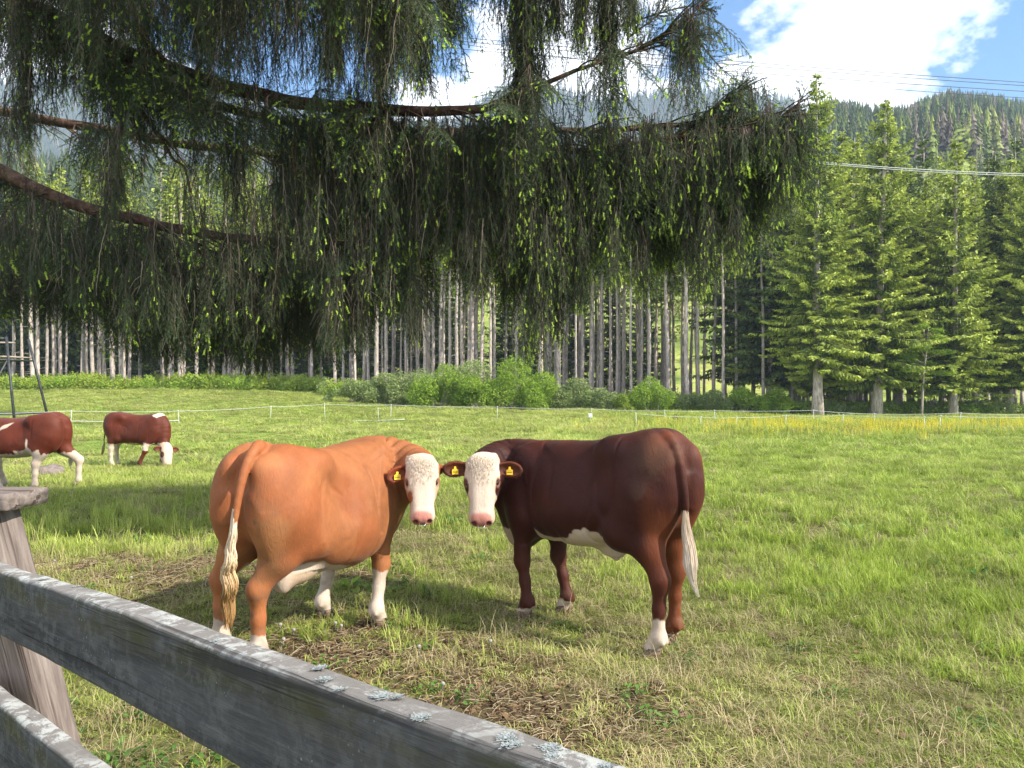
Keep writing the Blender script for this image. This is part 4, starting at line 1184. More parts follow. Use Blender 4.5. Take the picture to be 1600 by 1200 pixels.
# ------------------------------------------------------------------ the big overhanging spruce
m = M('spruce_bark')
n = m.noise(m.coord('Object'), 14, 5, 0.7, 0.4); n2 = m.noise(m.coord('Object'), 3, 3)
c = m.ramp(n, [(0.3, (0.03, 0.018, 0.013)), (0.5, (0.085, 0.05, 0.036)), (0.72, (0.19, 0.12, 0.085))])
c = m.mix(m.ramp(n2, [(.5, 0.), (.7, .6)]), c, (0.07, 0.075, 0.04))
MAT_SBARK = m.surf(c, 0.9, 0.1, m.bump(n, 0.8, 0.012))
def strand_mat(name, stops, transl):
    m = M(name)
    c = m.ramp(m.attr('part'), stops)
    v = m.math('ADD', m.math('MULTIPLY', m.attr('vary', 'INSTANCER'), 1.1), 0.45)
    cc = m.node('ShaderNodeVectorMath', operation='SCALE'); m.link(c, cc.inputs[0]); m.link(v, cc.inputs['Scale'])
    return m.surf(cc.outputs[0], 0.55, 0.25, None, transl)
# part: 0 = twig wood, .35 = old needle, .6 = younger needle, 1 = fresh bud
MAT_STRAND = strand_mat('spruce_strand', [(0.0, (0.075, 0.052, 0.040)), (0.15, (0.085, 0.07, 0.052)), (0.30, (0.030, 0.066, 0.032)), (0.62, (0.062, 0.118, 0.040)), (0.85, (0.24, 0.36, 0.05)), (1.0, (0.42, 0.56, 0.08))], 0.25)
MAT_TWIG = strand_mat('spruce_bare_twigs', [(0.0, (0.15, 0.11, 0.085)), (0.3, (0.12, 0.105, 0.075)), (1.0, (0.24, 0.19, 0.15))], 0.0)

def needles(mb, p0, p1, r, n, ln, wd, part, droop=0.0):
    """n needles along the twig p0-p1, brush-like"""
    d = p1 - p0; L = np.linalg.norm(d); d = d / (L + 1e-9)
    t = r.uniform(0, 1, n)[:, None]
    a = np.cross(d, r.normal(0, 1, (n, 3))); a /= np.linalg.norm(a, axis=1)[:, None] + 1e-9
    dirv = a * .8 + d * .75 + np.array([0, 0, -droop]); dirv /= np.linalg.norm(dirv, axis=1)[:, None]
    b = np.cross(dirv, r.normal(0, 1, (n, 3))); b /= np.linalg.norm(b, axis=1)[:, None] + 1e-9
    base = p0 + t * (p1 - p0); ln = ln * r.uniform(.7, 1.2, (n, 1))
    V = np.stack([base + b * wd, base + dirv * ln, base - b * wd], 1).reshape(-1, 3)
    mb.add(V, None, np.arange(3 * n).reshape(-1, 3), part=np.repeat(np.clip(part + r.normal(0, .05, n), 0, 1), 3))

def strand(seed, L, kind):
    """a hanging branchlet of length L from the origin. kind 0 leafy, 1 leafy with fresh tips, 2 thin and half bare, 3 bare twigs"""
    r = np.random.default_rng(seed); mb = MB()
    n = int(L / .05) + 2; t = np.linspace(0, 1, n)
    ax = r.uniform(0, 6.28); amp = r.uniform(.02, .10) * L
    main = np.stack([np.cos(ax) * amp * np.sin(t * r.uniform(1.2, 3)) + .008 * r.normal(0, 1, n).cumsum() * .6,
                     np.sin(ax) * amp * np.sin(t * r.uniform(1.2, 3)) + .008 * r.normal(0, 1, n).cumsum() * .6, -t * L], 1)
    mb.tube(main, [.0045, .003, .0012], 3, cap=False, part=0.02 if kind < 3 else 0.6)
    dens = {0: 1.0, 1: .9, 2: .42, 3: 0.0}[kind]
    for i in range(1, n - 1):
        if dens and t[i] > (.05 if kind < 2 else .35):
            needles(mb, main[i], main[i + 1], r, int(13 * dens), .019, .0017, .38 + .2 * t[i])
        k = 2 if kind < 3 else (1 if r.random() < .45 else 0)
        for s in range(k):
            if r.random() < (.12 if kind < 2 else .35): continue
            a = r.uniform(0, 6.28); l = r.uniform(.05, .17) * (1.2 - .6 * t[i]) * (1.5 if kind == 3 else 1)
            d = np.array([math.cos(a) * .8, math.sin(a) * .8, -r.uniform(.5, 1.4)]); d /= np.linalg.norm(d)
            p0 = main[i]; p1 = p0 + d * l * .55; p2 = p1 + (d * .6 + np.array([0, 0, -.75])) * l * .55
            mb.tube([p0, p1, p2], [.0018, .0014, .0008], 3, cap=False, part=0.03 if kind < 3 else .8)
            if dens:
                nn = int(l * 230 * dens)
                needles(mb, p0, p1, r, nn // 2, .018, .0017, .40); needles(mb, p1, p2, r, nn // 2 + 1, .018, .0017, .5)
                if kind == 1 and r.random() < .17:
                    q = p2 + (p2 - p1) / np.linalg.norm(p2 - p1) * r.uniform(.022, .040) + np.array([0, 0, -.006])
                    needles(mb, p2 - (q - p2) * .3, q, r, 34, .014, .0034, .97)
                    mb.tube([p2, q], [.004, .003], 4, part=.95)
    if kind == 1:
        needles(mb, main[-2], main[-1] + [0, 0, -.02], r, 30, .014, .0026, .97)
    return mb.mesh('st', [MAT_STRAND if kind < 3 else MAT_TWIG])

def spray(seed, L):
    """a flat, drooping fan of needled twigs, reaching along +x from the bough"""
    r = np.random.default_rng(seed); mb = MB(); n = int(L / .045)
    t = np.linspace(0, 1, n); main = np.stack([t * L, .03 * np.sin(t * 3 + seed), -.22 * L * t ** 1.7], 1)
    mb.tube(main, [.004, .0025, .0012], 3, cap=False, part=.03)
    for i in range(1, n):
        needles(mb, main[i - 1], main[i], r, 13, .019, .0018, .45)
        for s in (-1, 1):
            l = (.05 + .20 * (1 - t[i]) * min(1, t[i] * 5)) * r.uniform(.7, 1.2)
            d = np.array([.75, s * .85, -r.uniform(.1, .6)]); d /= np.linalg.norm(d); p0 = main[i]; p1 = p0 + d * l * .6; p2 = p1 + (d + [.1, 0, -.45]) * l * .45
            mb.tube([p0, p1, p2], [.0018, .0014, .0008], 3, cap=False, part=.03)
            needles(mb, p0, p1, r, int(l * 170) + 3, .018, .0018, .48); needles(mb, p1, p2, r, int(l * 130) + 3, .018, .0018, .55)
            if r.random() < .3:
                q = p2 + (p2 - p1) / (np.linalg.norm(p2 - p1) + 1e-6) * r.uniform(.018, .032)
                needles(mb, p2 - (q - p2) * .3, q, r, 26, .013, .0032, .96)
    needles(mb, main[-1], main[-1] + [.03, 0, -.015], r, 30, .014, .0032, .97)
    return mb.mesh('spray', [MAT_STRAND])
SPRAYS = [spray(900 + i, .42 + .12 * (i % 3)) for i in range(6)]
spr_p, spr_r = [], []
STR = []
for kind in range(4):
    for L in (0.35, 0.7, 1.15):
        for v in range(2):
            STR.append((kind, L, strand(100 + kind * 10 + int(L * 7) + v * 50, L, kind)))
st_kind = np.array([k for k, _, _ in STR]); st_len = np.array([l for _, l, _ in STR])

spr = link('spruce_tree', None, None, (-9.4, 8.6, gz(-9.4, 8.6) - .2), None,
           'huge old spruce with dark drooping boughs hanging across the top left of the photo', 'spruce tree')
SO = np.array(spr.location)
tb = MB(); tp = curve([(-9.4, 8.6, -.2), (-9.45, 8.65, 3), (-9.35, 8.6, 8), (-9.4, 8.6, 14)], 24)
tb.tube(tp - SO, [.50, .38, .33, .26, .2], 16, .06)
link('trunk', tb.mesh('trunk', [MAT_SBARK], True), spr)

# lower outline of the hanging foliage, and the open gaps, as seen from the meadow
EBX = [-200, 0, 40, 100, 150, 200, 300, 430, 500, 560, 600, 650, 700, 760, 800, 830, 870, 900, 950, 1000, 1050, 1100, 1150, 1200, 1245, 1300]
EBY = [540, 500, 480, 520, 500, 570, 588, 582, 568, 545, 490, 555, 455, 470, 560, 590, 520, 460, 440, 445, 435, 460, 405, 375, 340, 250]
GAPS = [(330, 260, 18, 34), (60, 120, 18, 30), (148, 300, 16, 26), (545, 100, 14, 40), (95, 240, 38, 45), (232, 285, 48, 68), (405, 268, 26, 38), (285, 215, 22, 30), (480, 300, 16, 26),
        (757, 112, 46, 74), (690, 60, 12, 40), (700, 175, 20, 22), (880, 75, 24, 40), (925, 150, 14, 18), (1010, 110, 34, 50), (640, 60, 10, 20), (720, 130, 14, 30),
        (700, 395, 14, 40), (655, 420, 10, 40)]
r = np.random.default_rng(77)
def in_gap(px, py):
    for a, b, c_, d in GAPS:
        if ((px - a) / c_) ** 2 + ((py - b) / d) ** 2 < 1: return True
    return False
pts_, kind_, len_, tilt_ = [], [], [], []
side = MB()
def drop_from(p, green, fresh, Lr, prob=1.0):
    px = 800 + 1180 * p[0] / p[1]; py = 600 + 1180 * (CAM_Z - p[2]) / p[1]
    if r.random() > prob: return
    eb = np.interp(px, EBX, EBY) if px < 1290 else py + 30
    room = (eb + r.uniform(-30, 12) - 110 * max(0., float(vnoise(np.array([[px * .022, 7.7, p[1] * 1.5]]), 6)[0]) + .25) - py) * p[1] / 1180
    if py > 230 and r.random() < .75 * float(ss(.05, .35, vnoise(np.array([[px * .026, 3.3, p[1] * .6]]), 16)[0])): return
    L = min(r.uniform(*Lr), room)
    if L < .12: return
    if in_gap(px, py + .5 * L * 1180 / p[1]) or in_gap(px, py + .15 * L * 1180 / p[1]) or in_gap(px, py + .85 * L * 1180 / p[1]):
        if r.random() < (.95 if px < 470 else .88): return
    u = r.random()
    kd = (1 if u < fresh * (.45 if px < 640 else 1.) else 0) if r.random() < green * (.78 if px < 600 else 1.) else (2 if r.random() < .55 else 3)
    pts_.append(p); kind_.append(kd); len_.append(L); tilt_.append(r.normal(0, .09, 2))
def limb(pix, rad, name='limb', sub=14, sl=(.5, 1.2), green=.7, fresh=.2, Lr=(.3, 1.1), per=1.0, start=.0, droop=.25, tipup=False):
    pts = curve([P(*q) for q in pix], 60)
    pts += np.stack([fbm(np.stack([np.arange(60) * .17, np.full(60, k * 3.3 + pix[0][1]), np.zeros(60)], 1), 5) for k in range(3)], 1) * .05
    mb = MB(); mb.tube(pts - SO, rad, 10, .12, seed=int(pix[0][0]) % 97)
    link(name, mb.mesh(name, [MAT_SBARK], True), spr)
    L = np.linalg.norm(np.diff(pts, axis=0), axis=1).sum()
    for i in range(int(sub * 1.45 * L)):
        t = r.uniform(start, 1); j = min(int(t * 58), 58); p0 = pts[j]
        ax = pts[j + 1] - pts[j]; ax /= np.linalg.norm(ax)
        pp = np.array([-ax[1], ax[0], 0]); pp /= np.linalg.norm(pp) + 1e-9
        sg = r.choice([-1, 1]); l = r.uniform(*sl) * (1.1 - .55 * t)
        d = ax * r.uniform(.2, .9) + pp * sg * r.uniform(.5, 1.0) + np.array([0, 0, r.uniform(-.25, .15)])
        d /= np.linalg.norm(d)
        ts = np.linspace(0, 1, 7)
        bp = p0 + d * (ts * l)[:, None] - np.array([0, 0, 1.]) * (droop * l * ts ** 1.6)[:, None]
        side.tube(bp - SO, [.012, .008, .004], 4, cap=False)
        for k in range(int(l / .22)):
            tt = r.uniform(.15, 1); q = p0 + d * tt * l - np.array([0, 0, droop * l * tt ** 1.6])
            px_ = 800 + 1180 * q[0] / q[1]; py_ = 600 + 1180 * (CAM_Z - q[2]) / q[1]
            if not in_gap(px_, py_ + 20) and py_ < np.interp(px_, EBX, EBY) - 50:
                spr_p.append(q); spr_r.append((r.normal(0, .5), r.uniform(.15, 1.1), math.atan2(d[1], d[0]) + r.normal(0, .8)))
        nd = max(3, int(l / .085 * per))
        for k in range(nd):
            tt = r.uniform(.08, 1); q = p0 + d * tt * l - np.array([0, 0, droop * l * tt ** 1.6])
            drop_from(q, green, fresh * (1.0), Lr)
    for i in range(int(L * 16 * per)):
        t = r.uniform(start, 1); j = min(int(t * 58), 58)
        drop_from(pts[j] + r.normal(0, .02, 3), green, fresh, Lr)
# visible limbs
limb([(-330, -190, 8.5), (-120, -70, 8.0), (60, 12, 7.6), (150, 58, 7.5), (250, 100, 7.4), (350, 132, 7.3), (450, 152, 7.2), (560, 166, 7.1), (640, 176, 7.0), (735, 172, 6.95), (790, 158, 6.9), (900, 115, 6.8), (1000, 78, 6.75), (1120, -5, 6.7)],
     [.085, .078, .070, .064, .055, .038, .016, .005], sub=5.5, green=.62, fresh=.22, Lr=(.25, 1.0), start=.05)
limb([(-300, 90, 8.7), (-100, 205, 8.3), (0, 270, 8.0), (130, 320, 7.9), (260, 355, 7.8), (390, 372, 7.7), (500, 380, 7.6), (600, 372, 7.5)],
     [.09, .08, .065, .05, .035, .012], sub=7, green=.42, fresh=.10, Lr=(.4, 1.4), start=.1, per=.8)
limb([(300, 150, 8.3), (420, 185, 8.3), (640, 205, 8.2), (850, 205, 8.0), (1000, 200, 7.9), (1090, 185, 7.8), (1170, 135, 7.7)],
     [.05, .04, .025, .006], sub=8, green=.75, fresh=.35, Lr=(.4, 1.5), per=1.0)
limb([(560, 190, 7.6), (760, 225, 7.5), (920, 232, 7.4), (1080, 215, 7.3), (1180, 195, 7.25), (1240, 172, 7.2)],
     [.035, .028, .018, .005], sub=10, sl=(.3, .9), green=.92, fresh=.55, Lr=(.35, 1.25), per=1.2)
limb([(700, 260, 7.9), (900, 262, 7.8), (1060, 250, 7.7), (1180, 240, 7.6), (1262, 262, 7.5)],
     [.03, .022, .014, .004], sub=10, sl=(.3, .9), green=.9, fresh=.5, Lr=(.35, 1.2), per=1.1)
limb([(-60, -40, 7.3), (120, 40, 7.25), (200, 140, 7.2), (262, 225, 7.15), (300, 300, 7.1)],
     [.03, .025, .018, .006], sub=4, sl=(.3, .7), green=.35, fresh=.15, Lr=(.3, .9))
limb([(190, -30, 7.2), (215, 40, 7.15), (250, 85, 7.1), (300, 130, 7.0), (340, 210, 6.9)],
     [.03, .025, .018, .006], sub=4, sl=(.3, .7), green=.5, fresh=.25, Lr=(.3, .9))
# dark lower and rear boughs
limb([(-260, 260, 9.6), (0, 350, 9.4), (180, 400, 9.2), (350, 425, 9.0), (520, 430, 8.9), (640, 420, 8.8)],
     [.07, .06, .045, .012], sub=11, green=.6, fresh=.12, Lr=(.5, 1.5), start=.1)
limb([(-260, 120, 9.9), (40, 180, 9.7), (300, 225, 9.4), (520, 255, 9.2), (760, 300, 9.0), (900, 320, 8.9)],
     [.07, .055, .03, .008], sub=8, green=.6, fresh=.18, Lr=(.5, 1.5), start=.15, per=.9)
limb([(430, 250, 8.6), (560, 300, 8.5), (700, 330, 8.4), (850, 345, 8.3), (960, 330, 8.2)],
     [.03, .022, .008], sub=9, green=.72, fresh=.3, Lr=(.4, 1.3))
limb([(880, 300, 8.4), (1000, 315, 8.3), (1100, 320, 8.2), (1190, 300, 8.1)], [.02, .014, .005], sub=8, green=.8, fresh=.45, Lr=(.3, .9))
limb([(-240, 330, 8.9), (-60, 400, 8.7), (100, 440, 8.5), (260, 462, 8.4), (420, 470, 8.3), (540, 462, 8.2)],
     [.05, .04, .03, .01], sub=9, green=.65, fresh=.15, Lr=(.35, 1.0), start=.15)
# boughs above the picture whose branchlets hang into it
limb([(-360, -330, 8.6), (0, -190, 7.8), (300, -120, 7.4), (560, -90, 7.1), (800, -110, 6.9), (1000, -170, 6.7)],
     [.085, .07, .05, .02], sub=7, green=.6, fresh=.25, Lr=(.5, 1.6), start=.2, per=1.0)
limb([(-300, -260, 7.2), (0, -120, 6.6), (300, -50, 6.4), (520, -30, 6.2), (640, -40, 6.1)],
     [.06, .05, .03, .01], sub=6, green=.55, fresh=.25, Lr=(.4, 1.1), start=.2, per=.9)
limb([(-360, -560, 9.0), (0, -430, 8.0), (350, -360, 7.4), (650, -330, 7.0), (900, -360, 6.6)],
     [.085, .07, .05, .02], sub=7, green=.75, fresh=.2, Lr=(.5, 1.5), start=.2, per=1.0)
limb([(-200, -420, 6.6), (100, -340, 5.9), (400, -290, 5.4), (700, -290, 5.2)],
     [.07, .05, .03, .01], sub=7, green=.75, fresh=.2, Lr=(.4, 1.1), start=.1, per=1.0)
# thick hanging columns
for cx, y0, y1, wdt, n in ((598, -60, 195, 24, 90), (655, -60, 150, 18, 60), (822, -60, 172, 26, 170), (700, -80, 60, 20, 60), (950, -60, 105, 18, 60),
                           (520, -60, 140, 22, 70), (330, -60, 120, 26, 80), (40, 0, 230, 34, 120), (180, 190, 330, 18, 80), (1075, 20, 80, 14, 26),
                           (865, -40, 60, 12, 24), (985, -30, 50, 14, 26), (905, -40, 80, 10, 24), (560, 120, 300, 30, 90), (648, 330, 550, 13, 46), (835, 320, 578, 20, 80), (870, 330, 535, 14, 40), (905, 330, 500, 12, 30), (1002, 330, 460, 12, 26), (745, 330, 480, 12, 30),
                           (1098, 320, 470, 14, 34), (562, 330, 545, 18, 60), (610, 330, 500, 12, 30), (700, 330, 470, 10, 22), (960, 320, 450, 14, 26), (1150, 300, 420, 12, 26), (520, 380, 560, 20, 60),
                           *[(cx_, 178 + 22 * math.sin(cx_ * .13), float(np.interp(cx_, EBX, EBY)) - 75 + 60 * math.sin(cx_ * .37), 17, 34) for cx_ in range(455, 1235, 31)],
                           *[(cx_, 300 + 30 * math.sin(cx_ * .11), float(np.interp(cx_, EBX, EBY)) - 45 + 40 * math.sin(cx_ * .41), 22, 30) for cx_ in range(10, 440, 38)]):
    for k in range(n):
        px = cx + r.normal(0, wdt * .5); py = r.uniform(y0, max(y1 - 60, y0 + 5)); Y = 6.9 + .1 * math.sin(cx) + r.normal(0, .14)
        if in_gap(px, py + 25): continue
        p = P(px, py, Y); L = min(r.uniform(.25, .75), (y1 - py + r.uniform(-20, 10)) * Y / 1180)
        if L > .1: pts_.append(p); kind_.append(r.choice([0, 1, 1, 1]) if cx > 800 and r.random() < .8 else r.choice([0, 0, 1, 2, 3])); len_.append(L); tilt_.append(r.normal(0, .07, 2))
    a = P(cx, y0 + (-60 if y0 < 100 else 25), 6.9); b = P(cx + 6, y1 - 40, 6.9); thin_ = 1 if y0 < 100 else .4
    side.tube(curve([a, (a + b) / 2 + [.03, 0, 0], b], 10) - SO, [.014 * thin_, .010 * thin_, .004 * thin_], 5, cap=False)
# upswept, stiff tips at the right
def upswept(pix, rad, n):
    pts = curve([P(*q) for q in pix], 30)
    mb = MB(); mb.tube(pts - SO, rad, 6); link('limb', mb.mesh('limb', [MAT_SBARK], True), spr)
    nb = MB()
    for i in range(n):
        t = r.uniform(.1, 1); j = int(t * 28); p0 = pts[j]; ax = pts[j + 1] - pts[j]; ax /= np.linalg.norm(ax)
        a = np.cross(ax, r.normal(0, 1, 3)); a /= np.linalg.norm(a)
        l = r.uniform(.08, .24) * (1.15 - .6 * t)
        d = ax * .75 + a * .8 + np.array([0, 0, .12]); d /= np.linalg.norm(d); p1 = p0 + d * l
        nb.tube([p0 - SO, p1 - SO], [.003, .0015], 3, cap=False, part=.02)
        needles(nb, p0 - SO, p1 - SO, r, int(l * 300), .019, .002, .5)
        for q in range(2):
            s_ = p0 + (p1 - p0) * r.uniform(.3, .8); e_ = s_ + (d + np.cross(d, r.normal(0, 1, 3)) * .8) * .06
            needles(nb, s_ - SO, e_ - SO, r, 22, .018, .002, .5)
            if r.random() < .5: needles(nb, e_ - SO, e_ + d * .02 - SO, r, 16, .013, .003, .95)
    for j in range(29): needles(nb, pts[j] - SO, pts[j + 1] - SO, r, 16, .02, .002, .5)
    link('bough_tip', nb.mesh('bough_tip', [MAT_STRAND]), spr, kind='stuff')
upswept([(940, 100, 6.8), (1010, 72, 6.75), (1060, 40, 6.7), (1105, -2, 6.7), (1130, -30, 6.7)], [.016, .010, .003], 90)
upswept([(1000, 80, 6.75), (1070, 60, 6.7), (1125, 52, 6.7)], [.010, .006, .003], 46)
upswept([(980, 60, 6.8), (1030, 20, 6.8), (1050, -20, 6.8)], [.010, .006, .003], 46)
upswept([(1060, 212, 7.3), (1110, 175, 7.25), (1150, 140, 7.2), (1172, 122, 7.2)], [.012, .008, .003], 60)
upswept([(1090, 200, 7.3), (1170, 195, 7.25), (1235, 175, 7.2), (1262, 135, 7.2)], [.012, .008, .003], 70)
upswept([(1150, 200, 7.3), (1200, 190, 7.25), (1262, 200, 7.2)], [.008, .006, .003], 36)
upswept([(1180, 245, 7.5), (1230, 250, 7.45), (1275, 262, 7.4)], [.008, .006, .003], 36)
upswept([(1000, 30, 6.9), (1075, 10, 6.9), (1120, 18, 6.9)], [.008, .006, .003], 36)

link('side_branches', side.mesh('side_branches', [MAT_SBARK]), spr, kind='stuff')
pts_ = np.array(pts_); kind_ = np.array(kind_); len_ = np.array(len_); tilt_ = np.array(tilt_)
idx = np.zeros(len(pts_), int)
for i in range(len(pts_)):
    c_ = np.nonzero(st_kind == kind_[i])[0]; best = np.abs(np.log(st_len[c_] / len_[i])); c_ = c_[best < best.min() + .01]
    idx[i] = r.choice(c_)
scl_ = len_ / st_len[idx]
S3 = np.stack([scl_ ** .5 * r.uniform(.8, 1.25, len(pts_)), scl_ ** .5 * r.uniform(.8, 1.25, len(pts_)), scl_], 1)
rot_ = np.stack([tilt_[:, 0], tilt_[:, 1], r.uniform(0, 6.28, len(pts_))], 1)
n_ = len(spr_p)
scatter('needle_sprays', SPRAYS, np.array(spr_p) - SO, np.array(spr_r), r.uniform(.7, 1.35, n_), r.integers(0, 6, n_), {'vary': r.uniform(.1, .9, n_)}, parent=spr, kind='stuff')
scatter('hanging_foliage', [s_[2] for s_ in STR], pts_ - SO, rot_, S3, idx, {'vary': np.clip(.5 + .35 * fbm(pts_ * 1.3, 3) + r.normal(0, .15, len(pts_)), 0, 1)}, parent=spr, kind='stuff')
# ------------------------------------------------------------------ grass
def blade(mb, r, base, ln, wd, lean, az, tone, seg=3, flat=0.0):
    d = np.array([math.cos(az), math.sin(az), 0]); s_ = np.array([-d[1], d[0], 0]) ; tw = r.uniform(-.8, .8)
    s_ = s_ * math.cos(tw) + d * math.sin(tw) * .6
    V = []; A = []
    for i in range(seg + 1):
        t = i / seg; a = lean * (t ** 1.3)
        h = ln * (t - (t * t) * .25 * lean) * math.cos(min(a, 1.4) * .75); o = ln * math.sin(min(a, 1.5)) * t * .8
        p = base + d * o + np.array([0, 0, max(h, .003) * (1 - flat) + .004])
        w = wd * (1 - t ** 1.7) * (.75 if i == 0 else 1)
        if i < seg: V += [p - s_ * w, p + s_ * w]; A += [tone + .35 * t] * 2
        else: V.append(p); A.append(tone + .35)
    V = np.array(V); Q = [[2 * i, 2 * i + 1, 2 * i + 3, 2 * i + 2] for i in range(seg - 1)]
    T = [[2 * seg - 2, 2 * seg - 1, 2 * seg]]
    mb.add(V, Q if Q else None, T, tone=np.array(A))
def clump(seed, n, R, ln, wd, lean, kind, seg=3):
    r = np.random.default_rng(seed); mb = MB()
    for i in range(n):
        a = r.uniform(0, 6.28); q = R * math.sqrt(r.random())
        b = np.array([math.cos(a) * q, math.sin(a) * q, 0])
        az = a + r.normal(0, 1.2)
        blade(mb, r, b, r.uniform(*ln), r.uniform(*wd), r.uniform(*lean), az, r.uniform(0, .65) , seg)
    return mb.mesh('g', [kind])
def grass_mat(name, stops, dry, transl=.35):
    m = M(name)
    c = m.ramp(m.attr('tone'), stops)
    d = m.attr('dry', 'INSTANCER')
    c = m.mix(d, c, m.ramp(m.attr('tone'), dry))
    v = m.math('ADD', m.math('MULTIPLY', m.attr('vary', 'INSTANCER'), .9), .55)
    cc = m.node('ShaderNodeVectorMath', operation='SCALE'); m.link(c, cc.inputs[0]); m.link(v, cc.inputs['Scale'])
    return m.surf(cc.outputs[0], 0.5, 0.25, None, transl)
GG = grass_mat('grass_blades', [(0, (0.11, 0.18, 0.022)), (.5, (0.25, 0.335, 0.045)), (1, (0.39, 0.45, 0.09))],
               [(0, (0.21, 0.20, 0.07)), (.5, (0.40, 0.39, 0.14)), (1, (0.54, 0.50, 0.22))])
STRAW = grass_mat('grass_straw', [(0, (0.17, 0.13, 0.06)), (.5, (0.34, 0.28, 0.14)), (1, (0.47, 0.41, 0.24))],
                  [(0, (0.20, 0.15, 0.08)), (.5, (0.36, 0.29, 0.16)), (1, (0.47, 0.40, 0.25))], .2)
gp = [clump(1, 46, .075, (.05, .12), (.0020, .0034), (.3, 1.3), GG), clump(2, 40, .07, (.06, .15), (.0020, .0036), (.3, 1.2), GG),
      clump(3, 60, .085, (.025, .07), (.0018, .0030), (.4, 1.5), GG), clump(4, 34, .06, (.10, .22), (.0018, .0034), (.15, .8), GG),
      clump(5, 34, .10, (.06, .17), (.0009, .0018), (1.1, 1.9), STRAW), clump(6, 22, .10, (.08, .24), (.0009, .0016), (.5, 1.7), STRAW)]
# broad-leaved weeds
WEED = grass_mat('weed_leaves', [(0, (0.05, 0.12, 0.02)), (.5, (0.09, 0.20, 0.03)), (1, (0.15, 0.27, 0.05))], [(0, (0.05, 0.10, 0.02)), (1, (0.15, 0.22, 0.05))], .3)
def leafclump(seed, n, R, ln, wd):
    r = np.random.default_rng(seed); mb = MB()
    for i in range(n):
        a = r.uniform(0, 6.28); q = R * math.sqrt(r.random()); b = np.array([math.cos(a) * q, math.sin(a) * q, r.uniform(.005, .05)])
        az = r.uniform(0, 6.28); d = np.array([math.cos(az), math.sin(az), r.uniform(.1, .9)]); d /= np.linalg.norm(d)
        s_ = np.cross(d, [0, 0, 1]); s_ /= np.linalg.norm(s_); L_ = r.uniform(*ln); w = r.uniform(*wd); k = r.uniform(0, .7)
        up = np.cross(s_, d)
        prof = [(0, .15, 0), (.25, .8, .1), (.55, 1, .12), (.85, .55, .05)]
        V = []
        for t, ww, z in prof: V += [b + d * t * L_ - s_ * w * ww + up * .15 * w, b + d * t * L_ + up * z * L_ * .2, b + d * t * L_ + s_ * w * ww + up * .15 * w]
        V.append(b + d * L_ - up * .1 * L_)
        Q = []
        for j in range(3):
            o = j * 3; Q += [[o, o + 1, o + 4, o + 3], [o + 1, o + 2, o + 5, o + 4]]
        mb.add(np.array(V), Q, [[9, 10, 12], [10, 11, 12]], tone=k)
        mb.tube([b * [1, 1, 0], b + d * .02], [.0012, .001], 3, cap=False, tone=k)
    return mb.mesh('w', [WEED])
gp += [leafclump(8, 22, .09, (.018, .04), (.006, .012)), leafclump(9, 12, .06, (.04, .09), (.008, .014))]

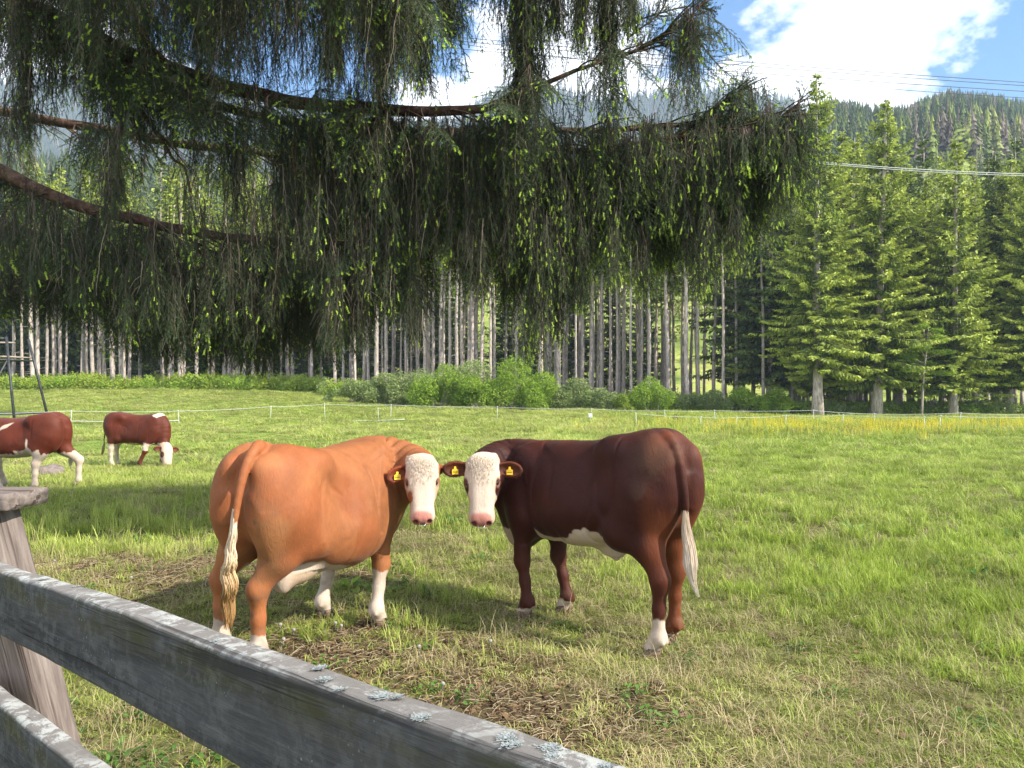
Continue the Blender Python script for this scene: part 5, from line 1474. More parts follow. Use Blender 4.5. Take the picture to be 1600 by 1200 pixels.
def grass_zone(name, y0, y1, per, sc, seed, label, wide=.80, pad=.8):
    r = np.random.default_rng(seed)
    n = int(per * ((y1 ** 2 - y0 ** 2) * wide + 2 * pad * (y1 - y0)))
    Y = np.sqrt(r.uniform(y0 ** 2, y1 ** 2, int(n * 1.0))); X = r.uniform(-1, 1, len(Y)) * (wide * Y + pad)
    so, st = soil_field(X, Y), straw_field(X, Y)
    big = fbm2(X, Y, .28, 91, 4); med = fbm2(X, Y, 1.1, 92, 3); sm = fbm2(X, Y, 3.2, 93, 2)
    keep = r.random(len(Y)) > so * .93
    keep &= r.random(len(Y)) < 0.72 + .5 * sm + .4 * (Y > 12)
    right = ss(.3, 1.8, X - .12 * Y)
    lush = np.clip(.30 + .45 * right * ss(1.5, 4.5, Y) + .9 * med + .5 * big - .55 * st * ss(9, 6, Y) + .35 * ss(5.5, 9, Y), 0, 1)
    u = r.random(len(Y))
    strawp = np.clip(.05 + .36 * st * (1 - .3 * right), .03, .6) * ss(14, 7, Y) + .05
    idx = np.where(u < strawp, np.where(r.random(len(Y)) < .65, 4, 5), -1)
    v = r.random(len(Y))
    g = np.where(v < .30 + .35 * (1 - lush), 2, np.where(v < .66, 0, np.where(v < .86 - .1 * (1 - lush), 1, 3)))
    g = np.where((lush < .35) & (g == 3), 2, g)
    idx = np.where(idx < 0, g, idx)
    wl = np.exp(-((X + 1.2) / .7) ** 2 - ((Y - 2.6) / .8) ** 2) * .8 + .008 + .05 * (med > .38)
    wsel = r.random(len(Y)) < wl * (Y < 9)
    idx = np.where(wsel, np.where(r.random(len(Y)) < .7, 6, 7), idx)
    dry = np.clip(.14 + .35 * st - .25 * right - .18 * big + r.normal(0, .16, len(Y)) + .20 * ss(9, 18, Y), 0, .85)
    hsc = (.60 + .50 * lush) * (1 - .30 * ss(8, 14, Y)) * r.uniform(.8, 1.25, len(Y))
    hsc = np.where(idx >= 4, r.uniform(.8, 1.2, len(Y)), hsc)
    tall = 1 + .9 * ss(22.5, 24, Y + big * 1.5) * ss(33, 30, Y) * ss(-3, 6, X) + .6 * ss(-2, -5, X) * ss(7.2, 8, Y) * ss(12, 10, Y)
    # nothing grows through the feet or through the fence post
    k2 = np.ones(len(Y), bool)
    S = np.stack([sc * r.uniform(.85, 1.2, len(Y)), sc * r.uniform(.85, 1.2, len(Y)), sc ** .35 * hsc * tall], 1)
    rot = np.stack([r.normal(0, .10, len(Y)), r.normal(0, .10, len(Y)), r.uniform(0, 6.28, len(Y))], 1)
    vary = np.clip(.5 + .45 * med + .3 * sm + r.normal(0, .12, len(Y)), 0, 1)
    pts = np.stack([X, Y, H(X, Y) - .004], 1)
    edge = Y < np.interp(X, [-45, -25, -10, 0, 10, 18, 30, 45], [55, 53, 49, 46, 44, 43, 44, 46]) - .5
    keep &= edge
    return scatter(name, gp, pts[keep], rot[keep], S[keep], idx[keep], {'dry': dry[keep], 'vary': vary[keep]}, label=label, cat='grass', kind='stuff')
grass_zone('grass', 1.0, 7.5, 240, 1.0, 1, 'long tufted pasture grass in the foreground, mixed with dry straw')
grass_zone('grass', 7.5, 17, 62, 1.55, 2, 'sunlit pasture grass in the middle distance behind the two cows')
grass_zone('grass', 17, 54, 17, 2.7, 3, 'bright green meadow grass running up to the wood')

# loose straw and leaf litter lying on the worn ground
m = M('litter'); MAT_LIT = m.surf(m.ramp(m.attr('tone'), [(0, (.06, .038, .024)), (.4, (.17, .11, .06)), (.7, (.33, .26, .15)), (1, (.44, .38, .26))]), .85, .1)
def litter(seed):
    r = np.random.default_rng(seed); mb = MB()
    for i in range(8):
        a = r.uniform(0, 6.28); p = np.array([r.uniform(-.12, .12), r.uniform(-.12, .12), r.uniform(.004, .02)])
        L_ = r.uniform(.02, .09); d = np.array([math.cos(a), math.sin(a), r.normal(0, .12)])
        mb.tube([p, p + d * L_ * .5 + [0, 0, .004], p + d * L_], [.0014, .0016, .0009], 3, cap=False, tone=r.uniform(0, 1))
    for i in range(5):
        p = np.array([r.uniform(-.12, .12), r.uniform(-.12, .12), .012]); q = r.uniform(.006, .018)
        mb.add(p + r.normal(0, q, (4, 3)) * [1, 1, .35], [[0, 1, 2, 3]], tone=r.uniform(0, .4))
    return mb.mesh('l', [MAT_LIT])
rr = np.random.default_rng(8)
Y = np.sqrt(rr.uniform(1.5, 81, 24000)); X = rr.uniform(-1, 1, 24000) * (.8 * Y + .5)
k = rr.random(24000) < np.maximum(soil_field(X, Y), straw_field(X, Y) * .20)
X, Y = X[k], Y[k]; n = len(X)
scatter('straw_litter', [litter(i) for i in range(4)], np.stack([X, Y, H(X, Y)], 1), np.stack([np.zeros(n), np.zeros(n), rr.uniform(0, 6.28, n)], 1),
        rr.uniform(.7, 1.2, n), rr.integers(0, 4, n), label='loose straw and dead leaves on the trampled earth round the cows', cat='litter', kind='stuff')
# clods
m = M('clod'); nn_ = m.noise(m.coord('Object'), 30, 3); MAT_CLOD = m.surf(m.ramp(nn_, [(.3, (.03, .02, .014)), (.7, (.12, .08, .052))]), .95, .05)
def clod(seed):
    bm = bmesh.new(); bmesh.ops.create_icosphere(bm, subdivisions=2, radius=.02)
    r = np.random.default_rng(seed)
    for v in bm.verts:
        v.co *= 1 + .35 * mnoise.noise(v.co * 60 + Vector((seed, 0, 0))); v.co.z *= .55
    me = bpy.data.meshes.new('c'); bm.to_mesh(me); bm.free(); me.materials.append(MAT_CLOD); return me
Y = np.sqrt(rr.uniform(4, 64, 14000)); X = rr.uniform(-1, 1, 14000) * (.8 * Y + .5)
k = rr.random(14000) < soil_field(X, Y) ** 1.3; X, Y = X[k], Y[k]; n = len(X)
scatter('earth_clods', [clod(i) for i in range(3)], np.stack([X, Y, H(X, Y)], 1), rr.uniform(0, 6.28, (n, 3)) * [.1, .1, 1],
        rr.uniform(.3, 1.4, n), rr.integers(0, 3, n), label='small brown clods of trampled earth under the cows', cat='soil', kind='stuff')

# buttercups in the unmown strip
m = M('buttercup'); MAT_BC = m.surf((.80, .62, .02), .5, .3)
def flower(seed):
    r = np.random.default_rng(seed); mb = MB()
    for i in range(5):
        x, y = r.normal(0, .16, 2); z = r.uniform(.18, .34)
        mb.tube([[x * .8, y * .8, 0], [x, y, z]], [.002, .0015], 3, cap=False)
        for k in range(5):
            a = k * 1.257; d = np.array([math.cos(a), math.sin(a), .45]) * .017
            s_ = np.array([-math.sin(a), math.cos(a), 0]) * .010; o = np.array([x, y, z])
            mb.add([o, o + d * .7 + s_, o + d * 1.2, o + d * .7 - s_], [[0, 1, 2, 3]])
    return mb.mesh('f', [MAT_BC])
n = 1900
X = rr.uniform(-1, 24, n); Y = 26.5 + rr.normal(0, 2.4, n) + .02 * X
k = rr.random(n) < ss(1, 14, X) * (.30 + .9 * (fbm2(X, Y, .45, 4, 3) > -.05)); X, Y = X[k], Y[k]; n = len(X)
scatter('buttercups', [flower(i) for i in range(3)], np.stack([X, Y, H(X, Y)], 1), np.stack([0 * X, 0 * X, rr.uniform(0, 6.28, n)], 1), rr.uniform(.8, 1.3, n), rr.integers(0, 3, n),
        label='yellow buttercups in the unmown strip along the fence on the right', cat='flowers', kind='stuff')
# ------------------------------------------------------------------ bushes and undergrowth at the foot of the wood
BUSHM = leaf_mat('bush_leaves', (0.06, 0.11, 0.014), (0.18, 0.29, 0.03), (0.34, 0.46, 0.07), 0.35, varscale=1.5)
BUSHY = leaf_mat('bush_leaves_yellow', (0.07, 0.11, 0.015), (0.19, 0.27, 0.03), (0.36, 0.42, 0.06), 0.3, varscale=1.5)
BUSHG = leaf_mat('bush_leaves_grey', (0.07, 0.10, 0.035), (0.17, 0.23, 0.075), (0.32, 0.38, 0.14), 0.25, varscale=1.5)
def leaves_mesh(name, blobs, n, size, mat, seed, stems=8, flat=0.0):
    r = np.random.default_rng(seed)
    bl = np.array(blobs, float)           # x y z rx ry rz
    w = bl[:, 3] * bl[:, 5]; w /= w.sum()
    k = r.choice(len(bl), n, p=w)
    d = r.normal(0, 1, (n, 3)); d /= np.linalg.norm(d, axis=1)[:, None]
    rad = r.uniform(.45, 1.0, n) ** .5 * (1 + .30 * vnoise(d * 2.6 + k[:, None] * 5, seed)) * (1 + .12 * vnoise(d * 8 + k[:, None] * 5, seed + 1))
    c = bl[k, :3] + d * bl[k, 3:] * rad[:, None]
    c = c[c[:, 2] > .03]; d = d[:len(c)]; n = len(c)
    a = r.normal(0, 1, (n, 3)) * [1, 1, .6 - .4 * flat]; a /= np.linalg.norm(a, axis=1)[:, None]
    b = np.cross(a, r.normal(0, 1, (n, 3)) * [1, 1, 1 - flat] + [0, 0, 2 * flat]); b /= np.linalg.norm(b, axis=1)[:, None] + 1e-6
    s = r.uniform(.6, 1.3, n)[:, None] * size
    V = np.stack([c - a * s, c + b * s * .45, c + a * s, c - b * s * .45], 1).reshape(-1, 3)
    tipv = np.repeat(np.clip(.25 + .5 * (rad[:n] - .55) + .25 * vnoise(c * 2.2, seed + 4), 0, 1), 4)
    return mesh_from(name, V, np.arange(4 * n).reshape(-1, 4), False, None, [mat], {'tip': tipv})
def bush(px, Y, h_, w_, mat, label, seed, dens=1.0, py=None):
    r = np.random.default_rng(seed); X = px_x(px, Y)
    e = link('bush', None, None, (X, Y, gz(X, Y) - .05), None, label, 'bush', 'bushes in front of the spruce stand')
    bl = []
    for i in range(int(6 + w_ * 3)):
        x = r.uniform(-.5, .5) * w_; q = 1 - (2 * x / w_) ** 2 * .55; rr_ = r.uniform(.16, .34) * h_
        bl.append([x, r.uniform(-.35, .35) * w_ * .6, h_ * q * r.uniform(.25, .82), rr_ * 1.15, rr_ * 1.1, rr_])
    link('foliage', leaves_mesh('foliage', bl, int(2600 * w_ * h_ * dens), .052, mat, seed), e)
    sb = MB()
    for i in range(14):
        b = bl[i % len(bl)]; s_ = np.array([b[0] * .35 + r.normal(0, .1), b[1] * .35, 0]); t_ = np.array(b[:3]) + r.normal(0, .12, 3) + [0, 0, b[5] * r.uniform(.2, 1)]
        sb.tube(curve([s_, (s_ + t_) / 2 + r.normal(0, .06, 3), t_], 5), [.02, .012, .005], 4, cap=False)
    link('stems', sb.mesh('stems', [MAT_BARK]), e)
for i, a in enumerate([
    (548, 42.0, 1.45, 2.6, BUSHG, 'low dull green bush at the left end of the bush row'),
    (598, 42.5, 1.75, 2.4, BUSHG, 'reddish-twigged low bush second from the left in the row'),
    (640, 43.0, 2.3, 2.0, BUSHG, 'grey-green bush standing back, left of the tall bright one'),
    (686, 41.0, 2.75, 1.9, BUSHM, 'tall bright green bush in front, left of the middle of the row'),
    (738, 42.0, 2.85, 2.2, BUSHG, 'rounded grey-green top behind the bright leafy bushes'),
    (742, 40.8, 1.9, 1.6, BUSHM, 'leafy green bush in front of the grey-green one'),
    (800, 41.5, 2.7, 2.5, BUSHM, 'wide green bush at the highest part of the row'),
    (843, 42.0, 2.2, 1.8, BUSHM, 'green bush sloping down to the right of the highest part'),
    (900, 43.0, 1.9, 2.4, BUSHG, 'loose pale bush below the thick middle trunks'),
    (938, 42.0, 1.6, 1.6, BUSHG, 'twiggy pinkish-grey bush right of the middle'),
    (972, 41.2, .95, 1.2, BUSHY, 'small round yellow-green bush at the front edge'),
    (1020, 42.3, 1.95, 2.3, BUSHM, 'rounded fresh green bush standing alone near the long twiggy trunk'),
    (1100, 44.5, 1.5, 2.6, BUSHG, 'loose bush just right of the tall pale twiggy trunk'),
    (1160, 44.0, 1.5, 2.2, BUSHM, 'small green bush below the straight grey trunks'),
    (1205, 44.0, 1.7, 1.6, BUSHM, 'green bush left of the tallest corner spruce')]):
    bush(*a, 300 + i)
# young broadleaf tree
X, Y = px_x(1440, 42.8), 42.8
e = link('young_beech_tree', None, None, (X, Y, gz(X, Y) - .05), None, 'bright green young broadleaf tree with layered leaves under the right-hand spruces', 'young tree')
sb = MB(); sb.tube(curve([(0, 0, 0), (.1, 0, 2), (.25, 0, 3.6), (.4, 0, 5.2)], 12), [.07, .05, .02], 7)
r = np.random.default_rng(3); bl = []
for i in range(15):
    z = 2.3 + i * .2; a = r.uniform(0, 6.28); L_ = (2.0 - .09 * i) * r.uniform(.7, 1.1)
    if i % 3 == 0: a = r.normal(0, .4)
    p1 = np.array([.2 + math.cos(a) * L_ * .7, math.sin(a) * L_ * .5, z + .2])
    sb.tube([[.15, 0, z - .25], p1], [.02, .008], 4, cap=False)
    bl.append([*p1, L_ * .45, L_ * .42, .16])
link('trunk', sb.mesh('trunk', [MAT_BARK], True), e)
link('crown', leaves_mesh('crown', bl, 7500, .06, BUSHM, 5, flat=.7), e)

# undergrowth: brambles and herbs along the edge of the wood
ug = [leaves_mesh('ug%d' % i, [[0, 0, .25, .5, .5, .35], [.4, .1, .18, .35, .35, .28], [-.35, -.1, .2, .4, .35, .3]], 620, .055, [BUSHM, BUSHY, BUSHG][i], 40 + i) for i in range(3)]
rr = np.random.default_rng(66); n = 2600
PXs = rr.uniform(-200, 1800, n); base = np.interp(PXs, [0, 500, 520, 700, 1260, 1600], [51.5, 52, 47, 45.5, 45.5, 46.5]); Y = base + rr.exponential(2.2, n) - .6
X = px_x(PXs, Y); k = (rr.random(n) < np.where(Y - base > 2, .5, 1.0) * np.clip(.75 + 1.3 * fbm2(PXs, PXs * 0, .018, 12, 3), .12, 1)) & (Y < 62); X, Y, PXs, base = X[k], Y[k], PXs[k], base[k]; n = len(X)
idx = np.where(PXs < 500, rr.choice([1, 1, 0], n), np.where(PXs > 1230, rr.choice([0, 2, 0], n), rr.integers(0, 3, n)))
hs = np.where(PXs < 500, rr.uniform(.9, 2.0, n), rr.uniform(.8, 1.9, n)) * np.where((PXs > 1230), .8, 1.0)
scatter('undergrowth', ug, np.stack([X, Y, H(X, Y) - .05], 1), np.stack([0 * X, 0 * X, rr.uniform(0, 6.28, n)], 1),
        np.stack([rr.uniform(.8, 1.5, n), rr.uniform(.8, 1.5, n), hs], 1), idx, label='brambles and herbs growing along the foot of the wood', cat='undergrowth', kind='stuff')

# ------------------------------------------------------------------ electric tape fences
MAT_POST = M('plastic_post').surf((.50, .52, .50), .5, .3)
MAT_TAPE = M('fence_tape').surf((.52, .55, .53), .6, .2)
def tape_fence(label, posts, lines, extra=None):
    """posts: (px, Y, height above ground); lines: list of (list of (px, py, Y), radius)"""
    x0, y0 = px_x(posts[0][0], posts[0][1]), posts[0][1]
    e = link('electric_fence', None, None, (x0, y0, gz(x0, y0)), None, label, 'fence')
    O = np.array(e.location); tops = []
    for px, Y, hh in posts:
        X = px_x(px, Y); z = gz(X, Y); mb = MB(); ln = ((px * 7919) % 13 - 6) * .008
        mb.tube([[X, Y, z - .1] - O, [X + ln, Y, z + hh] - O], [.011, .009], 6)
        mb.tube([[X + ln * .8, Y - .03, z + hh - .06] - O, [X + ln * .8, Y - .03, z + hh - .02] - O], [.016, .016], 6)
        mb.tube([[X + .0, Y - .06, z + .12] - O, [X, Y + .02, z + .12] - O], [.010, .010], 5)
        link('post', mb.mesh('post', [MAT_POST], False), e); tops.append((px, Y, z + hh - .04))
    for pts, rad in lines:
        W = [P(*q) for q in pts]; out = []
        for a, b in zip(W[:-1], W[1:]):
            for t in np.linspace(0, 1, 8)[:-1]:
                q = a + (b - a) * t; q[2] -= .03 * 4 * t * (1 - t); out.append(q)
        out.append(W[-1]); mb = MB(); mb.tube(np.array(out) - O, rad, 4, squash=1.0)
        link('tape', mb.mesh('tape', [MAT_TAPE]), e)
    return e
def on(px, Y, hh):   # picture height of a post top
    X = px_x(px, Y); return 600 + 1180 * (CAM_Z - gz(X, Y) - hh) / Y
pa = [(-60, 26.5, .62), (110, 27.5, .60), (280, 29, .6), (422, 31, .60), (508, 32, .68), (610, 32.5, .62), (777, 33, .58), (925, 32.5, .52), (1040, 31.5, .5), (1118, 31, .56), (1271, 30, .56), (1367, 30, .5), (1500, 29.5, .5), (1640, 29, .5)]
tape_fence('thin white electric fence with plastic posts running across the meadow below the bushes', pa,
           [([(px, on(px, Y, hh - .04), Y) for px, Y, hh in pa], .0065),
            ([(-60, on(-60, 26.5, .2), 26.5), (110, on(110, 27.5, .2), 27.5), (280, on(280, 29, .2), 29)], .010)])
pb = [(995, 27.0, .56), (1095, 27.5, .45), (1152, 27.6, .45), (1227, 28.0, .45), (1317, 28, .45), (1445, 26.5, .48), (1468, 25.5, .55), (1640, 25, .55)]
tape_fence('second white electric fence in the flowering strip on the right', pb, [([(px, on(px, Y, hh - .04), Y) for px, Y, hh in pb], .0055)])
# a loose length of tape lying in front of the bushes, its leaning post, and the energisers
pc = [(548, 31.0, .06), (592, 31.2, .55), (632, 31.4, .06)]
tape_fence('short low white tape with one leaning post left of the bright bushes', [(592, 31.4, .55)], [([(545, on(545, 31, .05), 31), (632, on(632, 31, .1), 31)], .012)])
MAT_BLK = M('black_plastic').surf((.015, .015, .017), .45, .4)
for (px, Y, lb, nm) in ((1055, 30.6, 'small black fence energiser box hanging by the tape, right of centre', 0), (922, 32.3, 'pale fence battery pack with dark base beside a post, above the red-brown cow', 1)):
    X = px_x(px, Y); z = gz(X, Y)
    e = link('fence_energiser', None, None, (X, Y, z), None, lb, 'fence energiser')
    bm = bmesh.new(); bmesh.ops.create_cube(bm, size=1); bmesh.ops.scale(bm, vec=(.20, .12, .20), verts=bm.verts); bmesh.ops.bevel(bm, geom=bm.edges[:], offset=.03, segments=2, affect='EDGES')
    bmesh.ops.translate(bm, vec=(0, 0, .20), verts=bm.verts); me = bpy.data.meshes.new('housing'); bm.to_mesh(me); bm.free(); me.materials.append(MAT_BLK if nm == 0 else MAT_POST); link('housing', me, e)
    mb = MB(); mb.box((0, 0, .085), (.16, .10, .035)); mb.tube([[-.05, 0, .31], [-.05, 0, .36], [.05, 0, .36], [.05, 0, .31]], .008, 5); link('handle', mb.mesh('handle', [MAT_BLK]), e)
    mb = MB(); mb.tube([[0, .05, 0], [0, .05, .32]], .012, 6); link('stake', mb.mesh('stake', [MAT_STEEL]), e)

# ------------------------------------------------------------------ overhead lines
MAT_WIRE = M('cable_dark').surf((.06, .065, .07), .5, .3)
MAT_WIREL = M('cable_pale').surf((.45, .46, .47), .45, .4)
def cable(x0, z0, x1, z1, Y, sag, rad, mat, label):
    t = np.linspace(0, 1, 50); pts = np.stack([x0 + (x1 - x0) * t, np.full(50, Y), z0 + (z1 - z0) * t - sag * 4 * t * (1 - t)], 1)
    mb = MB(); mb.tube(pts - pts[0], rad, 5)
    link('overhead_cable', mb.mesh('overhead_cable', [mat], True), None, pts[0], None, label, 'cable', 'overhead lines')
def cable_px(p0, p1, Y, sagpx, rad, mat, label):
    a, b = P(*p0, Y), P(*p1, Y); d = b - a; a2 = a - d * .9; b2 = b + d * .35
    cable(a2[0], a2[2] + sagpx, b2[0], b2[2] + sagpx, Y, sagpx, rad, mat, label)
cable_px((730, 60), (1600, 136), 70, .9, .030, MAT_WIRE, 'uppermost thin dark cable crossing the bright sky')
cable_px((730, 66), (1600, 141), 71, .9, .030, MAT_WIRE, 'thin dark cable running just under the uppermost one')
cable_px((730, 78), (1600, 150), 70, .9, .030, MAT_WIRE, 'third dark cable from the top, crossing the clouds')
cable_px((1080, 112), (1600, 160), 72, .9, .026, MAT_WIRE, 'lowest dark cable of the upper set, close above the mountain ridge')
cable_px((1240, 250), (1600, 279), 39.5, .5, .020, MAT_WIREL, 'pale cable strung in front of the right-hand spruces, upper of two')
cable_px((1240, 252), (1600, 283), 39.6, .58, .018, MAT_WIREL, 'pale cable strung in front of the right-hand spruces, lower of two')

# ------------------------------------------------------------------ high seat at the left edge
m = M('frame_steel'); nn_ = m.noise(m.coord('Object'), 6, 3); MAT_FR = m.surf(m.ramp(nn_, [(.3, (.012, .014, .016)), (.7, (.045, .05, .055))]), .5, .4)
m = M('weathered_boards'); nn_ = m.noise(m.coord('Object', (1, 8, 8)), 5, 4); MAT_WB = m.surf(m.ramp(nn_, [(.3, (.20, .16, .13)), (.7, (.42, .36, .31))]), .9, .1)
HX, HY = px_x(-32, 27.0), 27.0; hz_ = gz(HX, HY)
e = link('hunting_stand', None, None, (HX, HY, hz_), None, 'dark metal ladder stand with wooden platform at the left edge, beyond the cut-off cow', 'hunting stand')
def bar(nm, a, b, r_, mat=MAT_FR, sides=8): mb = MB(); mb.tube([np.array(a, float), np.array(b, float)], r_, sides); return link(nm, mb.mesh(nm, [mat], True), e)
for sx in (-1, 1):
    for sy in (-1, 1): bar('leg', (sx * 1.95, sy * 1.0, -.1), (sx * 1.36, sy * .60, 3.25), .045)
for z, k in ((.55, 1.86), (2.45, 1.50)):
    for sy in (-1, 1): bar('rail', (-k, sy * (1.0 - .12 * z), z), (k, sy * (1.0 - .12 * z), z), .028)
    for sx in (-1, 1): bar('rail', (sx * k, -(1.0 - .12 * z), z), (sx * k, (1.0 - .12 * z), z), .028)
bar('brace', (1.50, -.70, 2.5), (.35, -.95, .15), .030); bar('brace', (-1.50, -.70, 2.5), (-.35, -.95, .15), .030)
bar('brace', (.35, -1.35, 1.35), (1.28, -1.0, .0), .045)
for i in range(9):
    mb = MB(); mb.box((-1.30 + i * .325, 0, 2.56), (.30, 1.5, .045)); link('plank', mb.mesh('plank', [MAT_WB]), e)
mb = MB(); mb.box((0, .35, 3.10), (1.9, .35, .04)); link('seat', mb.mesh('seat', [MAT_WB]), e)
bar('hand_rail', (-1.36, -.60, 3.2), (1.36, -.60, 3.2), .025)

# ------------------------------------------------------------------ boulder
def rock(label, px, Y, s, seed):
    X = px_x(px, Y); bm = bmesh.new(); bmesh.ops.create_icosphere(bm, subdivisions=4, radius=1)
    for v in bm.verts:
        c = v.co.copy(); v.co *= 1 + .30 * mnoise.noise(c * 1.3 + Vector((seed, 0, 0))) + .10 * mnoise.noise(c * 3.7) + .03 * mnoise.noise(c * 11)
        v.co.x *= s[0]; v.co.y *= s[1]; v.co.z *= s[2]
    me = bpy.data.meshes.new('boulder'); bm.to_mesh(me); bm.free()
    m = M('boulder_stone'); q = m.noise(m.coord('Object'), 7, 5, .7); me.materials.append(m.surf(m.ramp(q, [(.3, (.08, .065, .06)), (.6, (.19, .155, .14)), (.8, (.28, .25, .23))]), .9, .15, m.bump(q, .6, .03)))
    for p_ in me.polygons: p_.use_smooth = True
    link('boulder', me, None, (X, Y, gz(X, Y) + .03), None, label, 'boulder')
rock('low pinkish boulder in the grass behind the legs of the cut-off cow', 76, 15.2, (.34, .26, .17), 3)

# ------------------------------------------------------------------ old wooden fence in the foreground
m = M('weathered_rail')
v = m.coord('Object', (2.4, 40, 40)); g1 = m.noise(v, 3.4, 9, .80, .35); v2 = m.coord('Object', (1, 5, 5)); g2 = m.noise(v2, 1.3, 3, .5, 1.2)
wav = m.node('ShaderNodeTexWave', wave_type='RINGS', i_Scale=1.1, i_Distortion=9.0, i_Detail=3.0); wav.inputs['Detail Scale'].default_value = 1.4; m.link(m.coord('Object', (.5, 6, 6)), wav.inputs['Vector'])
base = m.ramp(g1, [(.30, (.016, .017, .020)), (.46, (.045, .046, .051)), (.58, (.085, .085, .090)), (.74, (.185, .18, .175))])
base = m.mix(.35, base, m.ramp(wav.outputs['Fac'], [(.1, (.018, .018, .021)), (.8, (.085, .084, .088))]))
base = m.mix(m.ramp(g2, [(.45, 0.), (.7, .5)]), base, (.09, .085, .09))
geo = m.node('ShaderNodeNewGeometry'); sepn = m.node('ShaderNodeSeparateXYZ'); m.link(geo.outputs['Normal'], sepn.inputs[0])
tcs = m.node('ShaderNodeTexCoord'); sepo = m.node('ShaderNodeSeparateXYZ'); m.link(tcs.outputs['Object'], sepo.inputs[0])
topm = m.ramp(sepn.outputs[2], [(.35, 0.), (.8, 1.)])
base = m.mix(m.math('MULTIPLY', topm, .5), base, (.28, .255, .23))                 # upper face painted paler as sunlit; dark bluish sides stand for shade
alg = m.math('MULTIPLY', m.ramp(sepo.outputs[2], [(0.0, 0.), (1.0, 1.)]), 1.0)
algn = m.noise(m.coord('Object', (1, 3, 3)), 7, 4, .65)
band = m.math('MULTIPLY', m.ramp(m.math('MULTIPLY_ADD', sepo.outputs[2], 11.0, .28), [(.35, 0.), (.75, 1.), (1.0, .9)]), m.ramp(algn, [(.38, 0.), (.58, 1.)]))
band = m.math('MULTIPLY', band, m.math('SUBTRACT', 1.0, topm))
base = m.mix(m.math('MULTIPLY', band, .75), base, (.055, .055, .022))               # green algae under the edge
lv = m.coord('Object', (1, 1, 1)); ln1 = m.noise(lv, 34, 5, .7, .4); ln2 = m.noise(lv, 7, 3, .6)
lich = m.math('MULTIPLY', m.ramp(ln1, [(.47, 0.), (.56, 1.)]), m.ramp(ln2, [(.36, 0.), (.55, 1.)]))
lsp = m.node('ShaderNodeTexVoronoi', i_Scale=85.0); m.link(lv, lsp.inputs['Vector'])
spots = m.math('MULTIPLY', m.ramp(m.math('ADD', lsp.outputs['Distance'], m.math('MULTIPLY', ln1, .5)), [(.30, 1.), (.40, 0.)]), m.ramp(ln2, [(.46, 0.), (.56, 1.)]))
lich2 = m.math('MAXIMUM', m.math('MULTIPLY', lich, m.math('ADD', m.math('MULTIPLY', topm, .5), .07)), m.math('MULTIPLY', spots, .35))
base = m.mix(lich2, base, (.50, .52, .50))
crack = m.ramp(m.noise(m.coord('Object', (.6, 22, 22)), 1.6, 4, .6, .3), [(.36, 1.), (.42, 0.)])
base = m.mix(m.math('MULTIPLY', crack, .7), base, (.025, .024, .025))
hgt = m.math('SUBTRACT', m.math('ADD', g1, m.math('MULTIPLY', lich2, .35)), m.math('MULTIPLY', crack, .9))
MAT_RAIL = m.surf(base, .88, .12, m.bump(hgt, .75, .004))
m = M('post_wood'); g1 = m.noise(m.coord('Object', (9, 9, .8)), 4.0, 6, .68, .5); cr = m.ramp(m.noise(m.coord('Object', (16, 16, .5)), 2.2, 4), [(.36, 1.), (.42, 0.)])
b2 = m.ramp(g1, [(.28, (.11, .085, .075)), (.5, (.26, .21, .185)), (.75, (.42, .36, .32))]); b2 = m.mix(m.math('MULTIPLY', cr, .75), b2, (.05, .035, .03))
MAT_POSTW = m.surf(b2, .9, .1, m.bump(m.math('SUBTRACT', g1, cr), .7, .004))

